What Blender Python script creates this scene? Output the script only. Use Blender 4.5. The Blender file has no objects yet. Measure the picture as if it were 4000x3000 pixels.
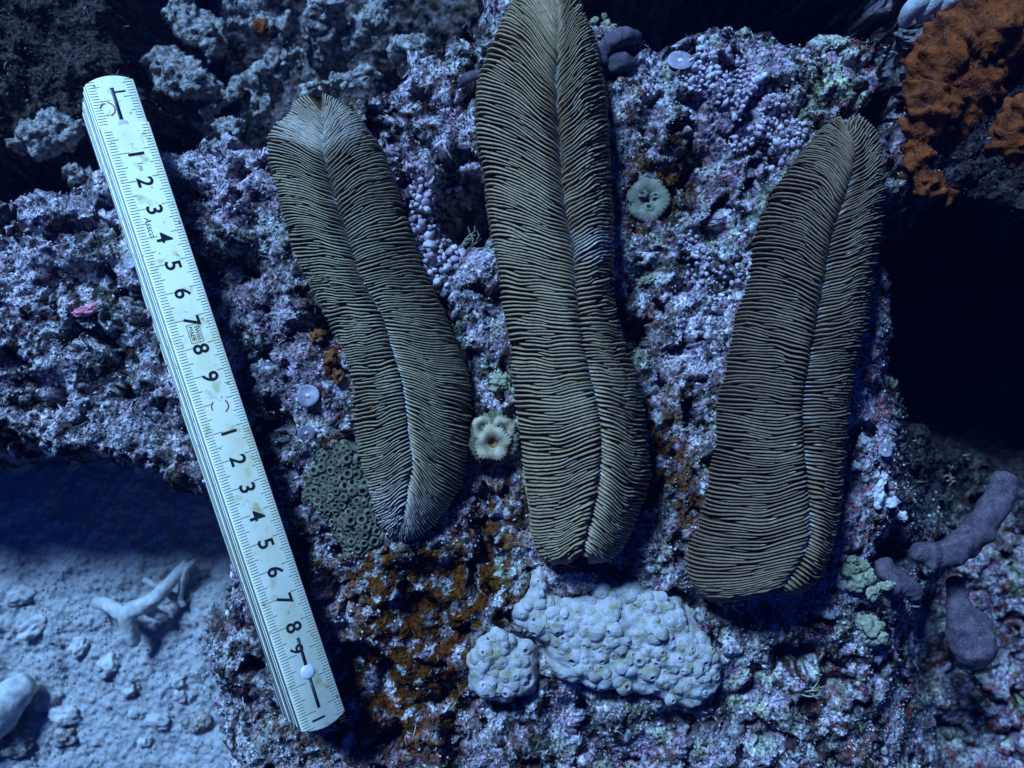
import bpy, math, random
import numpy as np
from mathutils import Vector, Matrix

# ------------------------------------------------------------------ camera, water light, exposure
SC = bpy.context.scene
COL = SC.collection
CM = 0.01                      # everything below is written in centimetres
D = 34.0                       # camera height above the reef top (cm)
K0 = 107.0                     # photograph pixels per cm on the reef top

cam_data = bpy.data.cameras.new('camera')
cam = bpy.data.objects.new('camera', cam_data)
COL.objects.link(cam)
cam.location = (0, 0, D * CM)
cam_data.sensor_width = 36.0
cam_data.lens = 36.0 * D / (4000.0 / K0)
cam_data.clip_start = 0.01
cam_data.clip_end = 60.0
cam_data.dof.use_dof = True
cam_data.dof.focus_distance = (D - 1.3) * CM
cam_data.dof.aperture_fstop = 9.0
SC.camera = cam

SUN_DIR = Vector((-0.36, 0.64, 0.68)).normalized()     # towards the light
world = bpy.data.worlds.new('World')
SC.world = world
world.use_nodes = True
nt = world.node_tree
nt.nodes.clear()
w_out = nt.nodes.new('ShaderNodeOutputWorld')
w_bg = nt.nodes.new('ShaderNodeBackground')
w_sky = nt.nodes.new('ShaderNodeTexSky')
w_sky.sky_type = 'NISHITA'
w_sky.sun_disc = False
w_sky.sun_elevation = math.asin(SUN_DIR.z)
w_sky.sun_rotation = math.atan2(SUN_DIR.x, SUN_DIR.y)
w_mix = nt.nodes.new('ShaderNodeMixRGB')               # daylight filtered by the water column
w_mix.blend_type = 'MULTIPLY'
w_mix.inputs[0].default_value = 1.0
w_mix.inputs[2].default_value = (0.008, 0.07, 0.50, 1)
nt.links.new(w_sky.outputs[0], w_mix.inputs[1])
nt.links.new(w_mix.outputs[0], w_bg.inputs[0])
w_bg.inputs[1].default_value = 0.05
nt.links.new(w_bg.outputs[0], w_out.inputs[0])

sun_data = bpy.data.lights.new('sun', 'SUN')
sun = bpy.data.objects.new('sun', sun_data)
COL.objects.link(sun)
sun_data.energy = 3.8
sun_data.angle = math.radians(14)
sun_data.color = (0.27, 0.54, 1.0)
sun.rotation_euler = SUN_DIR.to_track_quat('Z', 'Y').to_euler()
sun.location = (-0.5, 0.8, 1.0)

SC.view_settings.view_transform = 'Standard'
SC.view_settings.look = 'None'
SC.view_settings.exposure = 1.25
SC.view_settings.gamma = 1.0
SC.view_settings.use_curve_mapping = False
SC.render.engine = 'CYCLES'
SC.cycles.use_denoising = True
SC.cycles.max_bounces = 4
SC.cycles.volume_bounces = 1
SC.cycles.transparent_max_bounces = 4

# ------------------------------------------------------------------ numeric helpers
RNG = np.random.default_rng(11)
random.seed(5)
_G = RNG.random((256, 256)) * 2 * np.pi
_GX, _GY = np.cos(_G), np.sin(_G)
_V3 = RNG.random((64, 64, 64)).astype(np.float32)
_WX, _WY, _WV = RNG.random((256, 256)), RNG.random((256, 256)), RNG.random((256, 256))


def fade(t):
    return t * t * t * (t * (t * 6 - 15) + 10)


def sstep(a, b, x):
    t = np.clip((x - a) / (b - a), 0, 1)
    return t * t * (3 - 2 * t)


def noise2(x, y, s=0):
    x = x + s * 37.17
    y = y + s * 91.73
    ix = np.floor(x).astype(np.int64)
    iy = np.floor(y).astype(np.int64)
    fx, fy = x - ix, y - iy
    u, v = fade(fx), fade(fy)

    def g(a, b):
        i, j = (ix + a) & 255, (iy + b) & 255
        return _GX[i, j] * (fx - a) + _GY[i, j] * (fy - b)
    return ((g(0, 0) * (1 - u) + g(1, 0) * u) * (1 - v) + (g(0, 1) * (1 - u) + g(1, 1) * u) * v) * 1.5


def fbm2(x, y, oct=4, s=0, gain=0.5):
    r, a, f = 0, 1.0, 1.0
    for i in range(oct):
        r = r + a * noise2(x * f, y * f, s + i * 3)
        a *= gain
        f *= 2.03
    return r


def worley2(x, y, s=0):
    x = x + s * 17.3
    y = y + s * 53.9
    ix = np.floor(x).astype(np.int64)
    iy = np.floor(y).astype(np.int64)
    d1 = np.full(x.shape, 9.0)
    val = np.zeros(x.shape)
    for a in (-1, 0, 1):
        for b in (-1, 0, 1):
            i, j = (ix + a) & 255, (iy + b) & 255
            d = np.hypot(ix + a + _WX[i, j] - x, iy + b + _WY[i, j] - y)
            m = d < d1
            val = np.where(m, _WV[i, j], val)
            d1 = np.where(m, d, d1)
    return d1, val


def noise3(p, s=0):
    p = np.asarray(p, float) + s * 13.37
    i = np.floor(p).astype(np.int64)
    f = fade(p - i)
    r = 0
    for a in (0, 1):
        for b in (0, 1):
            for c in (0, 1):
                w = (f[:, 0] if a else 1 - f[:, 0]) * (f[:, 1] if b else 1 - f[:, 1]) * (f[:, 2] if c else 1 - f[:, 2])
                r = r + w * _V3[(i[:, 0] + a) & 63, (i[:, 1] + b) & 63, (i[:, 2] + c) & 63]
    return r * 2 - 1


def fbm3(p, oct=3, s=0):
    r, a, f = 0, 1.0, 1.0
    for k in range(oct):
        r = r + a * noise3(p * f, s + k)
        a *= 0.5
        f *= 2.1
    return r


def U(px, py, z=0.0):
    """photograph pixel on the horizontal plane at height z -> cm"""
    k = (D - z) / D / K0
    return np.array([(px - 2000.0) * k, (1500.0 - py) * k, z])


def poly_sdf(poly, X, Y):
    """signed distance, positive inside"""
    P = np.asarray(poly, float)
    Q = np.roll(P, -1, axis=0)
    d = np.full(X.shape, 1e9)
    ins = np.zeros(X.shape, bool)
    for (x0, y0), (x1, y1) in zip(P, Q):
        ex, ey = x1 - x0, y1 - y0
        t = np.clip(((X - x0) * ex + (Y - y0) * ey) / (ex * ex + ey * ey + 1e-12), 0, 1)
        d = np.minimum(d, np.hypot(X - x0 - t * ex, Y - y0 - t * ey))
        c = ((y0 > Y) != (y1 > Y)) & (X < (x1 - x0) * (Y - y0) / (y1 - y0 + 1e-12) + x0)
        ins ^= c
    return np.where(ins, d, -d)


def resample(pts, n):
    """Catmull-Rom through pts, n points even in arc length"""
    P = np.asarray(pts, float)
    P = np.vstack([2 * P[0] - P[1], P, 2 * P[-1] - P[-2]])
    out = []
    for i in range(1, len(P) - 2):
        for t in np.linspace(0, 1, 12, endpoint=False):
            a, b, c, d = P[i - 1], P[i], P[i + 1], P[i + 2]
            out.append(0.5 * (2 * b + (c - a) * t + (2 * a - 5 * b + 4 * c - d) * t * t + (-a + 3 * b - 3 * c + d) * t ** 3))
    out.append(P[-2])
    out = np.array(out)
    s = np.concatenate([[0], np.cumsum(np.linalg.norm(np.diff(out, axis=0), axis=1))])
    q = np.linspace(0, s[-1], n)
    return np.stack([np.interp(q, s, out[:, k]) for k in range(out.shape[1])], axis=1)


# ------------------------------------------------------------------ object helpers
def make_mesh(name, verts, faces, smooth=True, colors=None, mats=None, mat_ids=None):
    me = bpy.data.meshes.new(name)
    V = np.asarray(verts, np.float32) * CM
    F = np.asarray(faces, np.int32)
    n, k = F.shape
    me.vertices.add(len(V))
    me.vertices.foreach_set('co', V.ravel())
    me.loops.add(n * k)
    me.loops.foreach_set('vertex_index', F.ravel())
    me.polygons.add(n)
    me.polygons.foreach_set('loop_start', np.arange(0, n * k, k, dtype=np.int32))
    if smooth:
        me.polygons.foreach_set('use_smooth', np.ones(n, bool))
    for m in (mats or []):
        me.materials.append(m)
    if mat_ids is not None:
        me.polygons.foreach_set('material_index', np.asarray(mat_ids, np.int32))
    me.update(calc_edges=True)
    if colors is not None:
        c = np.ones((len(V), 4), np.float32)
        colors = np.asarray(colors, np.float32)
        c[:, :colors.shape[1]] = colors
        at = me.color_attributes.new('Col', 'FLOAT_COLOR', 'POINT')
        at.data.foreach_set('color', c.ravel())
    return me


def link(name, me, parent=None, loc=(0, 0, 0)):
    o = bpy.data.objects.new(name, me)
    COL.objects.link(o)
    o.location = Vector(loc) * CM
    if parent is not None:
        o.parent = parent
    return o


def tag(o, label=None, cat=None, group=None, kind=None):
    if label:
        o['label'] = label
    if cat:
        o['category'] = cat
    if group:
        o['group'] = group
    if kind:
        o['kind'] = kind
    return o


def thing(name, loc, label, cat, group=None):
    o = bpy.data.objects.new(name, None)
    o.empty_display_size = 0.01
    COL.objects.link(o)
    o.location = Vector(loc) * CM
    return tag(o, label, cat, group)


def grid_faces(nr, nc, wrap=False, off=0):
    r = np.arange(nr - 1)[:, None]
    c = np.arange(nc if wrap else nc - 1)[None, :]
    a = r * nc + c
    b = r * nc + (c + 1) % nc
    return (np.stack([a, b, b + nc, a + nc], axis=-1).reshape(-1, 4) + off)


def lathe(prof, seg=14):
    """profile (r, z) -> verts, faces"""
    a = np.linspace(0, 2 * np.pi, seg, endpoint=False)
    P = np.asarray(prof, float)
    V = np.stack([np.outer(P[:, 0], np.cos(a)), np.outer(P[:, 0], np.sin(a)), np.repeat(P[:, 1:2], seg, 1)], -1).reshape(-1, 3)
    return V, grid_faces(len(P), seg, wrap=True)


_ICO = {}


def ico(n):
    if n not in _ICO:
        import bmesh
        bm = bmesh.new()
        bmesh.ops.create_icosphere(bm, subdivisions=n, radius=1.0)
        V = np.array([v.co[:] for v in bm.verts])
        F = np.array([[v.index for v in f.verts] for f in bm.faces])
        bm.free()
        _ICO[n] = (V, F)
    return _ICO[n]


def tube(path, radii, seg=20, rough=0.0, scale=1.0, s=0, n=40, flat=1.0, extra=None):
    """closed lumpy tube through path (cm)"""
    P = resample(path, n)
    R = np.interp(np.linspace(0, 1, n), np.linspace(0, 1, len(radii)), radii)
    cap = np.minimum(np.arange(n), np.arange(n)[::-1])
    ends = np.sqrt(np.clip(1 - (1 - np.clip(cap / 4.0, 0, 1)) ** 2, 0.0004, 1))
    R = R * ends
    T = np.gradient(P, axis=0)
    T /= np.linalg.norm(T, axis=1, keepdims=True) + 1e-9
    ref = np.array([0, 0, 1.0])
    S = np.cross(T, ref)
    S /= np.linalg.norm(S, axis=1, keepdims=True) + 1e-6
    N = np.cross(S, T)
    a = np.linspace(0, 2 * np.pi, seg, endpoint=False)
    dirs = S[:, None, :] * np.cos(a)[None, :, None] + N[:, None, :] * np.sin(a)[None, :, None] * flat
    V = P[:, None, :] + dirs * R[:, None, None]
    V = V.reshape(-1, 3)
    dn = dirs.reshape(-1, 3)
    if rough:
        V = V + dn * (rough * fbm3(V * scale, 4, s) * np.repeat(ends, seg))[:, None]
    if extra is not None:
        V = V + dn * (extra(V) * np.repeat(ends, seg))[:, None]
    return V, grid_faces(n, seg, wrap=True)


def chunk(center, radii, s=0, rough=0.3, scale=1.0, sub=4, rot=0.0, sharp=0.0):
    V, F = ico(sub)
    n3 = fbm3(V * scale * 1.7 + s * 3.1, 4, s)
    if sharp:
        n3 = n3 - sharp * np.abs(fbm3(V * scale * 3.0 + s, 3, s + 5))
    W = V * (1 + rough * n3)[:, None] * np.asarray(radii, float)[None, :]
    c, sn = math.cos(rot), math.sin(rot)
    W = np.stack([W[:, 0] * c - W[:, 1] * sn, W[:, 0] * sn + W[:, 1] * c, W[:, 2]], 1)
    return W + np.asarray(center)[None, :], F


# ------------------------------------------------------------------ materials
def new_mat(name):
    m = bpy.data.materials.new(name)
    m.use_nodes = True
    t = m.node_tree
    t.nodes.clear()
    out = t.nodes.new('ShaderNodeOutputMaterial')
    b = t.nodes.new('ShaderNodeBsdfPrincipled')
    t.links.new(b.outputs[0], out.inputs[0])
    return m, t, b


def surf(name, c1, c2, scale=800.0, rough=0.85, bump=0.0, bscale=2500.0, spec=0.2, vcol=False, detail=4.0, c3=None, dist=0.0004, silt=0.0):
    """two- or three-tone noise material, optionally times the 'Col' attribute; scales per metre"""
    m, t, b = new_mat(name)
    tc = t.nodes.new('ShaderNodeTexCoord')
    geo = t.nodes.new('ShaderNodeNewGeometry')
    nz = t.nodes.new('ShaderNodeTexNoise')
    nz.inputs['Scale'].default_value = scale
    nz.inputs['Detail'].default_value = detail
    nz.inputs['Roughness'].default_value = 0.65
    t.links.new(geo.outputs['Position'], nz.inputs['Vector'])
    rp = t.nodes.new('ShaderNodeValToRGB')
    rp.color_ramp.elements[0].position = 0.36
    rp.color_ramp.elements[1].position = 0.64
    rp.color_ramp.elements[0].color = (*c1, 1)
    rp.color_ramp.elements[1].color = (*c2, 1)
    if c3 is not None:
        e = rp.color_ramp.elements.new(0.5)
        e.color = (*c3, 1)
    t.links.new(nz.outputs[0], rp.inputs[0])
    src = rp.outputs[0]
    if silt:
        ns = t.nodes.new('ShaderNodeTexNoise')
        ns.inputs['Scale'].default_value = 1500.0
        ns.inputs['Detail'].default_value = 2.0
        t.links.new(geo.outputs['Position'], ns.inputs['Vector'])
        mr = t.nodes.new('ShaderNodeMapRange')
        mr.inputs[1].default_value, mr.inputs[2].default_value = 0.60, 0.68
        mr.inputs[4].default_value = silt
        t.links.new(ns.outputs[0], mr.inputs[0])
        ms = t.nodes.new('ShaderNodeMixRGB')
        ms.inputs[2].default_value = (0.52, 0.50, 0.48, 1)
        t.links.new(mr.outputs[0], ms.inputs[0])
        t.links.new(src, ms.inputs[1])
        src = ms.outputs[0]
    if vcol:
        at = t.nodes.new('ShaderNodeVertexColor')
        at.layer_name = 'Col'
        mx = t.nodes.new('ShaderNodeMixRGB')
        mx.blend_type = 'MULTIPLY'
        mx.inputs[0].default_value = 1.0
        t.links.new(src, mx.inputs[1])
        t.links.new(at.outputs[0], mx.inputs[2])
        src = mx.outputs[0]
    t.links.new(src, b.inputs['Base Color'])
    b.inputs['Roughness'].default_value = rough
    b.inputs['Specular IOR Level'].default_value = spec
    if bump:
        n2 = t.nodes.new('ShaderNodeTexNoise')
        n2.inputs['Scale'].default_value = bscale
        n2.inputs['Detail'].default_value = 3.0
        t.links.new(geo.outputs['Position'], n2.inputs['Vector'])
        bp = t.nodes.new('ShaderNodeBump')
        bp.inputs['Strength'].default_value = bump
        bp.inputs['Distance'].default_value = dist
        t.links.new(n2.outputs[0], bp.inputs['Height'])
        t.links.new(bp.outputs[0], b.inputs['Normal'])
    return m


M_ROCK = surf('reef_rock', (0.16, 0.15, 0.14), (1.45, 1.42, 1.44), 800, 1.0, 0.9, 2400, 0.0, c3=(0.85, 0.83, 0.83), detail=6.0, vcol=True, dist=0.0006)
M_SAND = surf('sand', (0.72, 0.72, 0.72), (1.15, 1.14, 1.12), 900, 1.0, 0.6, 2600, 0.0, vcol=True, dist=0.0005)
M_GRAIN = surf('sediment', (0.8, 0.8, 0.8), (1.1, 1.1, 1.1), 900, 1.0, 0, 0, 0.0, vcol=True)
M_TURF = surf('turf', (0.8, 0.8, 0.8), (1.1, 1.1, 1.1), 900, 1.0, 0, 0, 0.0, vcol=True)
M_SEPTA = surf('coral_septa', (0.80, 0.80, 0.80), (1.15, 1.15, 1.15), 500, 0.75, 0.5, 2600, 0.12, vcol=True, dist=0.0003)
M_RUBBLE = surf('dead_coral', (0.07, 0.055, 0.05), (0.50, 0.47, 0.43), 420, 0.95, 1.0, 1300, 0.05, c3=(0.27, 0.245, 0.22), dist=0.0012)
M_PALE_STONE = surf('pale_stone', (0.30, 0.30, 0.29), (0.52, 0.52, 0.49), 220, 0.95, 0.5, 1500, 0.05, dist=0.0006)
M_NODULE = surf('coralline_knob', (0.20, 0.12, 0.16), (0.46, 0.36, 0.42), 260, 0.7, 0.5, 1800, 0.3, dist=0.0003, silt=0.35)
M_NODULE_PALE = surf('coralline_knob_pale', (0.30, 0.23, 0.28), (0.64, 0.59, 0.60), 260, 0.7, 0.4, 1800, 0.3, dist=0.0003)
M_CRUST = surf('coralline_crust', (0.16, 0.08, 0.12), (0.44, 0.27, 0.38), 300, 0.9, 0.8, 1500, 0.1, dist=0.0006)
M_WHITE_CORAL = surf('pale_coral_tissue', (0.27, 0.25, 0.15), (0.48, 0.44, 0.44), 230, 0.8, 0.9, 2000, 0.1, c3=(0.40, 0.37, 0.33), dist=0.0006, silt=0.35)
M_PIT = surf('corallite_pit', (0.10, 0.06, 0.10), (0.22, 0.15, 0.22), 900, 0.9)
M_OLIVE_CORAL = surf('olive_coral_tissue', (0.02, 0.018, 0.010), (0.075, 0.07, 0.04), 420, 0.8, 0.7, 1700, 0.2, dist=0.0004, silt=0.35)
M_OLIVE_RIM = surf('olive_corallite_rim', (0.05, 0.048, 0.028), (0.17, 0.165, 0.105), 400, 0.75, 0.4, 1700, 0.25, dist=0.0003)
M_OLIVE_PIT = surf('olive_corallite_pit', (0.012, 0.010, 0.008), (0.05, 0.045, 0.03), 900, 0.9)
M_CREAM = surf('cream_polyp', (0.25, 0.19, 0.10), (0.46, 0.38, 0.25), 350, 0.6, 0.6, 2200, 0.3, dist=0.0003)
M_BROWN_MOUTH = surf('polyp_mouth', (0.10, 0.05, 0.015), (0.26, 0.15, 0.05), 900, 0.8)
M_GREEN_BASE = surf('green_polyp_skirt', (0.05, 0.06, 0.03), (0.20, 0.20, 0.12), 500, 0.8, 0.6, 1700, 0.2)
M_OLIVE_POLYP = surf('olive_polyp', (0.10, 0.098, 0.056), (0.22, 0.21, 0.145), 280, 0.6, 0.5, 1800, 0.3, dist=0.0003)
M_DISC = surf('disc_alga', (0.15, 0.125, 0.155), (0.31, 0.27, 0.31), 160, 0.5, 0.3, 1500, 0.4, dist=0.0002, silt=0.35)
M_DISC_EYE = surf('disc_alga_centre', (0.45, 0.45, 0.42), (0.66, 0.66, 0.62), 500, 0.5)
M_ORANGE = surf('orange_sponge', (0.04, 0.010, 0.003), (0.21, 0.050, 0.011), 170, 0.9, 0.6, 900, 0.05, c3=(0.15, 0.034, 0.007), dist=0.001, silt=0.12)
M_MAUVE = surf('mauve_sponge', (0.045, 0.032, 0.045), (0.11, 0.08, 0.095), 260, 0.8, 0.5, 1800, 0.15, dist=0.0004, silt=0.2)
M_PORE = surf('sponge_pore', (0.004, 0.003, 0.005), (0.01, 0.008, 0.01), 300, 0.9)
M_LIME = surf('yellow_green_crust', (0.12, 0.125, 0.06), (0.36, 0.36, 0.24), 300, 0.8, 0.6, 1500, 0.2, dist=0.0005, silt=0.35)
M_SHELL = surf('white_shell', (0.36, 0.35, 0.35), (0.60, 0.58, 0.58), 200, 0.5, 0.3, 1500, 0.4, dist=0.0003)
M_RED = surf('red_crust', (0.16, 0.012, 0.015), (0.42, 0.05, 0.05), 350, 0.6, 0.5, 1500, 0.3, silt=0.35)
M_PINK = surf('pink_alga', (0.45, 0.10, 0.14), (0.75, 0.28, 0.32), 350, 0.7, 0.5, 1500, 0.2, silt=0.35)
M_RUST = surf('brown_alga', (0.07, 0.022, 0.006), (0.22, 0.07, 0.018), 350, 0.8, 0.8, 1500, 0.1, silt=0.35)

# ------------------------------------------------------------------ outlines read off the photograph


def ZP(pts, sc, ox, oy):
    return [(ox + x * sc, oy + y * sc) for x, y in pts]


CORALS = [
    dict(label='short olive mushroom coral with narrow waist beside the cream ruler',
         L=ZP([(205, 40), (165, 70), (148, 105), (128, 138), (98, 158), (82, 205), (85, 265), (105, 340), (130, 430), (150, 520), (185, 620), (235, 710), (275, 800), (312, 870), (345, 940), (365, 1020), (372, 1120), (388, 1230), (405, 1310), (430, 1400), (455, 1490), (480, 1545), (518, 1582)], 1.1455, 950, 300),
         R=ZP([(255, 38), (300, 58), (342, 90), (390, 130), (420, 180), (460, 240), (490, 310), (520, 390), (550, 480), (580, 580), (620, 690), (660, 770), (700, 860), (730, 940), (755, 1010), (768, 1080), (768, 1180), (757, 1290), (735, 1390), (695, 1460), (640, 1530), (580, 1572), (518, 1582)], 1.1455, 950, 300),
         A=ZP([(230, 45), (248, 140), (268, 230), (288, 320), (315, 420), (345, 510), (370, 590), (390, 660), (430, 740), (470, 810), (495, 900), (520, 980), (545, 1080), (555, 1170), (570, 1260), (574, 1320), (560, 1400), (545, 1480), (525, 1560)], 1.1455, 950, 300),
         H=1.75, zb=0.15, n=200, fan=1.0, thick=0.10, sh=0.18, ends=(0.06, 0.10), seed=3, tone=(0.33, 0.265, 0.155)),
    dict(label='longest mushroom coral, tan brown, running out of the top of the picture',
         L=ZP([(310, -110), (240, -75), (185, 0), (150, 70), (115, 150), (90, 230), (83, 320), (87, 400), (105, 480), (115, 570), (122, 640), (145, 730), (155, 820), (165, 900), (185, 980), (190, 1080), (200, 1170), (215, 1270), (225, 1370), (240, 1470), (250, 1550), (268, 1600), (320, 1622)], 1.3554, 1750, 0),
         R=ZP([(310, -110), (350, -60), (378, 10), (410, 80), (430, 150), (445, 230), (455, 310), (460, 400), (466, 500), (471, 600), (473, 700), (470, 800), (477, 880), (492, 950), (520, 1020), (545, 1100), (560, 1190), (573, 1280), (577, 1360), (565, 1430), (540, 1490), (515, 1550), (480, 1600), (440, 1622)], 1.3554, 1750, 0),
         A=ZP([(318, -60), (325, 0), (322, 80), (319, 170), (315, 260), (322, 350), (328, 440), (335, 530), (345, 620), (365, 700), (372, 770), (376, 850), (386, 920), (396, 1000), (408, 1060), (425, 1130), (440, 1200), (445, 1290), (440, 1370), (425, 1450), (410, 1520), (382, 1640)], 1.3554, 1750, 0),
         H=2.8, zb=0.1, n=226, fan=1.3, thick=0.14, sh=0.19, ends=(0.05, 0.03), seed=8, tone=(0.37, 0.27, 0.15)),
    dict(label='brown curved mushroom coral at right, its blunt lower end swollen',
         L=ZP([(590, 36), (552, 62), (500, 110), (440, 180), (390, 250), (350, 320), (322, 390), (305, 470), (290, 560), (270, 640), (245, 710), (230, 790), (215, 880), (197, 960), (190, 1050), (185, 1130), (165, 1220), (145, 1310), (128, 1390), (97, 1450), (85, 1510), (98, 1560), (130, 1598), (180, 1622)], 1.2056, 2600, 400),
         R=ZP([(622, 34), (652, 52), (685, 95), (702, 150), (709, 220), (706, 320), (696, 430), (681, 540), (662, 640), (648, 740), (622, 820), (602, 920), (586, 1020), (571, 1130), (560, 1230), (546, 1310), (530, 1400), (512, 1470), (480, 1545), (430, 1595)], 1.2056, 2600, 400),
         A=ZP([(612, 40), (636, 110), (630, 210), (600, 300), (560, 400), (537, 500), (520, 600), (505, 680), (485, 760), (470, 850), (455, 920), (447, 990), (450, 1060), (460, 1150), (466, 1230), (475, 1300), (480, 1380), (470, 1450), (425, 1530), (330, 1622)], 1.2056, 2600, 400),
         H=2.7, zb=0.0, n=208, fan=1.2, thick=0.10, sh=0.19, ends=(0.05, 0.07), seed=15, tone=(0.235, 0.162, 0.098)),  # tone darkened to paint in light falling off to the right
]
WHITE_A = [(1815, 2600), (1850, 2520), (1910, 2470), (1990, 2465), (2050, 2500), (2085, 2590), (2075, 2690), (2000, 2735), (1910, 2735), (1850, 2690)]
WHITE_B = [(2015, 2380), (2060, 2300), (2085, 2230), (2125, 2222), (2150, 2300), (2190, 2330), (2290, 2320), (2380, 2290), (2500, 2290), (2600, 2330), (2690, 2400), (2760, 2480), (2815, 2580), (2810, 2670), (2740, 2750), (2660, 2760), (2560, 2720), (2430, 2700), (2300, 2690), (2200, 2650), (2150, 2570), (2090, 2480), (2020, 2440)]
OLIVE = [(1235, 1790), (1290, 1740), (1380, 1745), (1430, 1800), (1460, 1900), (1490, 2000), (1500, 2100), (1430, 2160), (1340, 2160), (1280, 2060), (1200, 1960), (1190, 1870)]

# ------------------------------------------------------------------ the reef surface
DX = 0.058
XS = np.arange(-27.5, 27.5, DX)
YS = np.arange(-21.5, 24.0, DX)
GX, GY = np.meshgrid(XS, YS)
CXS, CYS = XS[::5], YS[::5]
CGX, CGY = np.meshgrid(CXS, CYS)


def upsample(A):
    """coarse grid -> full grid, bilinear"""
    fx = np.clip((XS - CXS[0]) / (CXS[1] - CXS[0]), 0, len(CXS) - 1.001)
    fy = np.clip((YS - CYS[0]) / (CYS[1] - CYS[0]), 0, len(CYS) - 1.001)
    ix, iy = fx.astype(int), fy.astype(int)
    tx, ty = (fx - ix)[None, :], (fy - iy)[:, None]
    a = A[np.ix_(iy, ix)]
    b = A[np.ix_(iy, ix + 1)]
    c = A[np.ix_(iy + 1, ix)]
    d = A[np.ix_(iy + 1, ix + 1)]
    return (a * (1 - tx) + b * tx) * (1 - ty) + (c * (1 - tx) + d * tx) * ty


def px_sdf(poly, z=0.0):
    return upsample(poly_sdf([U(x, y, z)[:2] for x, y in poly], CGX, CGY))


PX = 2000 + GX * K0            # the reef-top pixel each grid point falls on
PY = 1500 - GY * K0

warp = fbm2(GX / 2.2, GY / 2.2, 4, 1) * 0.55 + fbm2(GX / 0.5, GY / 0.5, 2, 9) * 0.12
SLAB = [(-900, 770), (150, 745), (330, 700), (470, 610), (620, 530), (850, 520), (1020, 530), (1120, 470), (1280, 400), (1420, 360), (1540, 330), (1600, 230), (1700, 130), (1850, 60), (1900, -120), (2000, -400), (2240, -400), (2290, -20), (2400, 70), (2560, 140), (2690, 130), (2740, 60), (2900, 40), (3000, 110), (3250, 130), (3480, 110), (3560, 150), (3520, 300), (3420, 420), (3440, 650), (3520, 760), (3510, 1000), (3570, 1250), (3590, 1450), (3750, 1650), (4050, 1800), (4500, 1900), (5000, 1900), (5000, 4200), (980, 4200), (930, 2980), (860, 2760), (820, 2600), (880, 2480), (900, 2300), (880, 2120), (820, 1950), (700, 1880), (420, 1830), (180, 1790), (-900, 1760)]
UPLEFT = [(-1200, -700), (420, -700), (470, 100), (600, 330), (640, 430), (520, 520), (330, 590), (-1200, 640)]
RIGHT = [(3560, -700), (5200, -700), (5200, 1050), (4150, 900), (3900, 860), (3720, 820), (3560, 800), (3470, 640), (3460, 420), (3540, 300), (3600, 160)]
s_slab = px_sdf(SLAB) + warp
s_upl = px_sdf(UPLEFT, -3.5) + warp
s_rgt = px_sdf(RIGHT) + warp

# floor levels around the slab
floor = np.full(GX.shape, -8.0) - 3.5 * sstep(6, 9, GY) * sstep(3, 0, GX)
f_sand = sstep(-6.0, -9.0, GX) * sstep(-0.5, -3.0, GY)
sand_h = -6.9 + 0.30 * fbm2(GX / 3.5, GY / 3.5, 3, 21) + 0.16 * fbm2(GX / 1.1, GY / 1.1, 3, 25) + 1.5 * sstep(-11.5, -6.5, GX + 0.8 * warp) * sstep(-7, -11, GY)
floor = floor * (1 - f_sand) + sand_h * f_sand
f_hole = sstep(1.0, 3.2, GX + 0.3 * warp) * sstep(9, 11.5, GY)
floor = floor * (1 - f_hole) - 24.0 * f_hole
f_blue = np.exp(-((PX - 1650) / 220) ** 2 - ((PY - 60) / 220) ** 2)
floor -= 9 * f_blue
f_deep = sstep(12.5, 15.5, GX) * (1 - f_hole) * sstep(-8.0, -2.0, GY)
floor = floor * (1 - f_deep) - 12.0 * f_deep
# slab top: gently domed, falling away at the lower right
top = 0.25 * noise2(GX / 6, GY / 6, 5)
top -= 9.0 * sstep(12.3, 22.0, GX + 0.12 * (GY + 5)) * sstep(4.0, 0.0, GY) + 2.0 * sstep(11, 18, GX) * sstep(-6, -11, GY)
top -= 0.5 * sstep(-7, -13, GY)
top += 0.5 * np.exp(-((PX - 2700) / 500) ** 2 - ((PY - 350) / 260) ** 2)
top -= 1.4 * np.exp(-((PX - 2250) / 200) ** 2 - ((PY + 100) / 200) ** 2)
edge_w = 0.9 + 1.8 * sstep(-6.5, -10.5, GY) * sstep(0, -5, GX)
H = floor + (top - floor) * sstep(-edge_w, 0.5, s_slab) ** 0.8
up_h = -3.2 + 0.10 * (GY - 9) - 0.10 * (GX + 16)
H = np.maximum(H, floor + (up_h - floor) * sstep(-1.0, 0.9, s_upl))
rg_h = 0.2 + 0.25 * np.clip(GX - 14.5, 0, 5) - 0.9 * sstep(6.5, 4.0, GY)
H = np.maximum(H, floor + (rg_h - floor) * sstep(-0.8, 0.6, s_rgt))
# unseen reef rise added past the frame's top to shade the hollow
shade_ridge = sstep(21.0, 23.0, GY + 0.4 * warp) * sstep(0.5, 4.0, GX)
H = H * (1 - shade_ridge) + (3.2 + 0.6 * fbm2(GX / 3, GY / 3, 3, 31)) * shade_ridge

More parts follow.
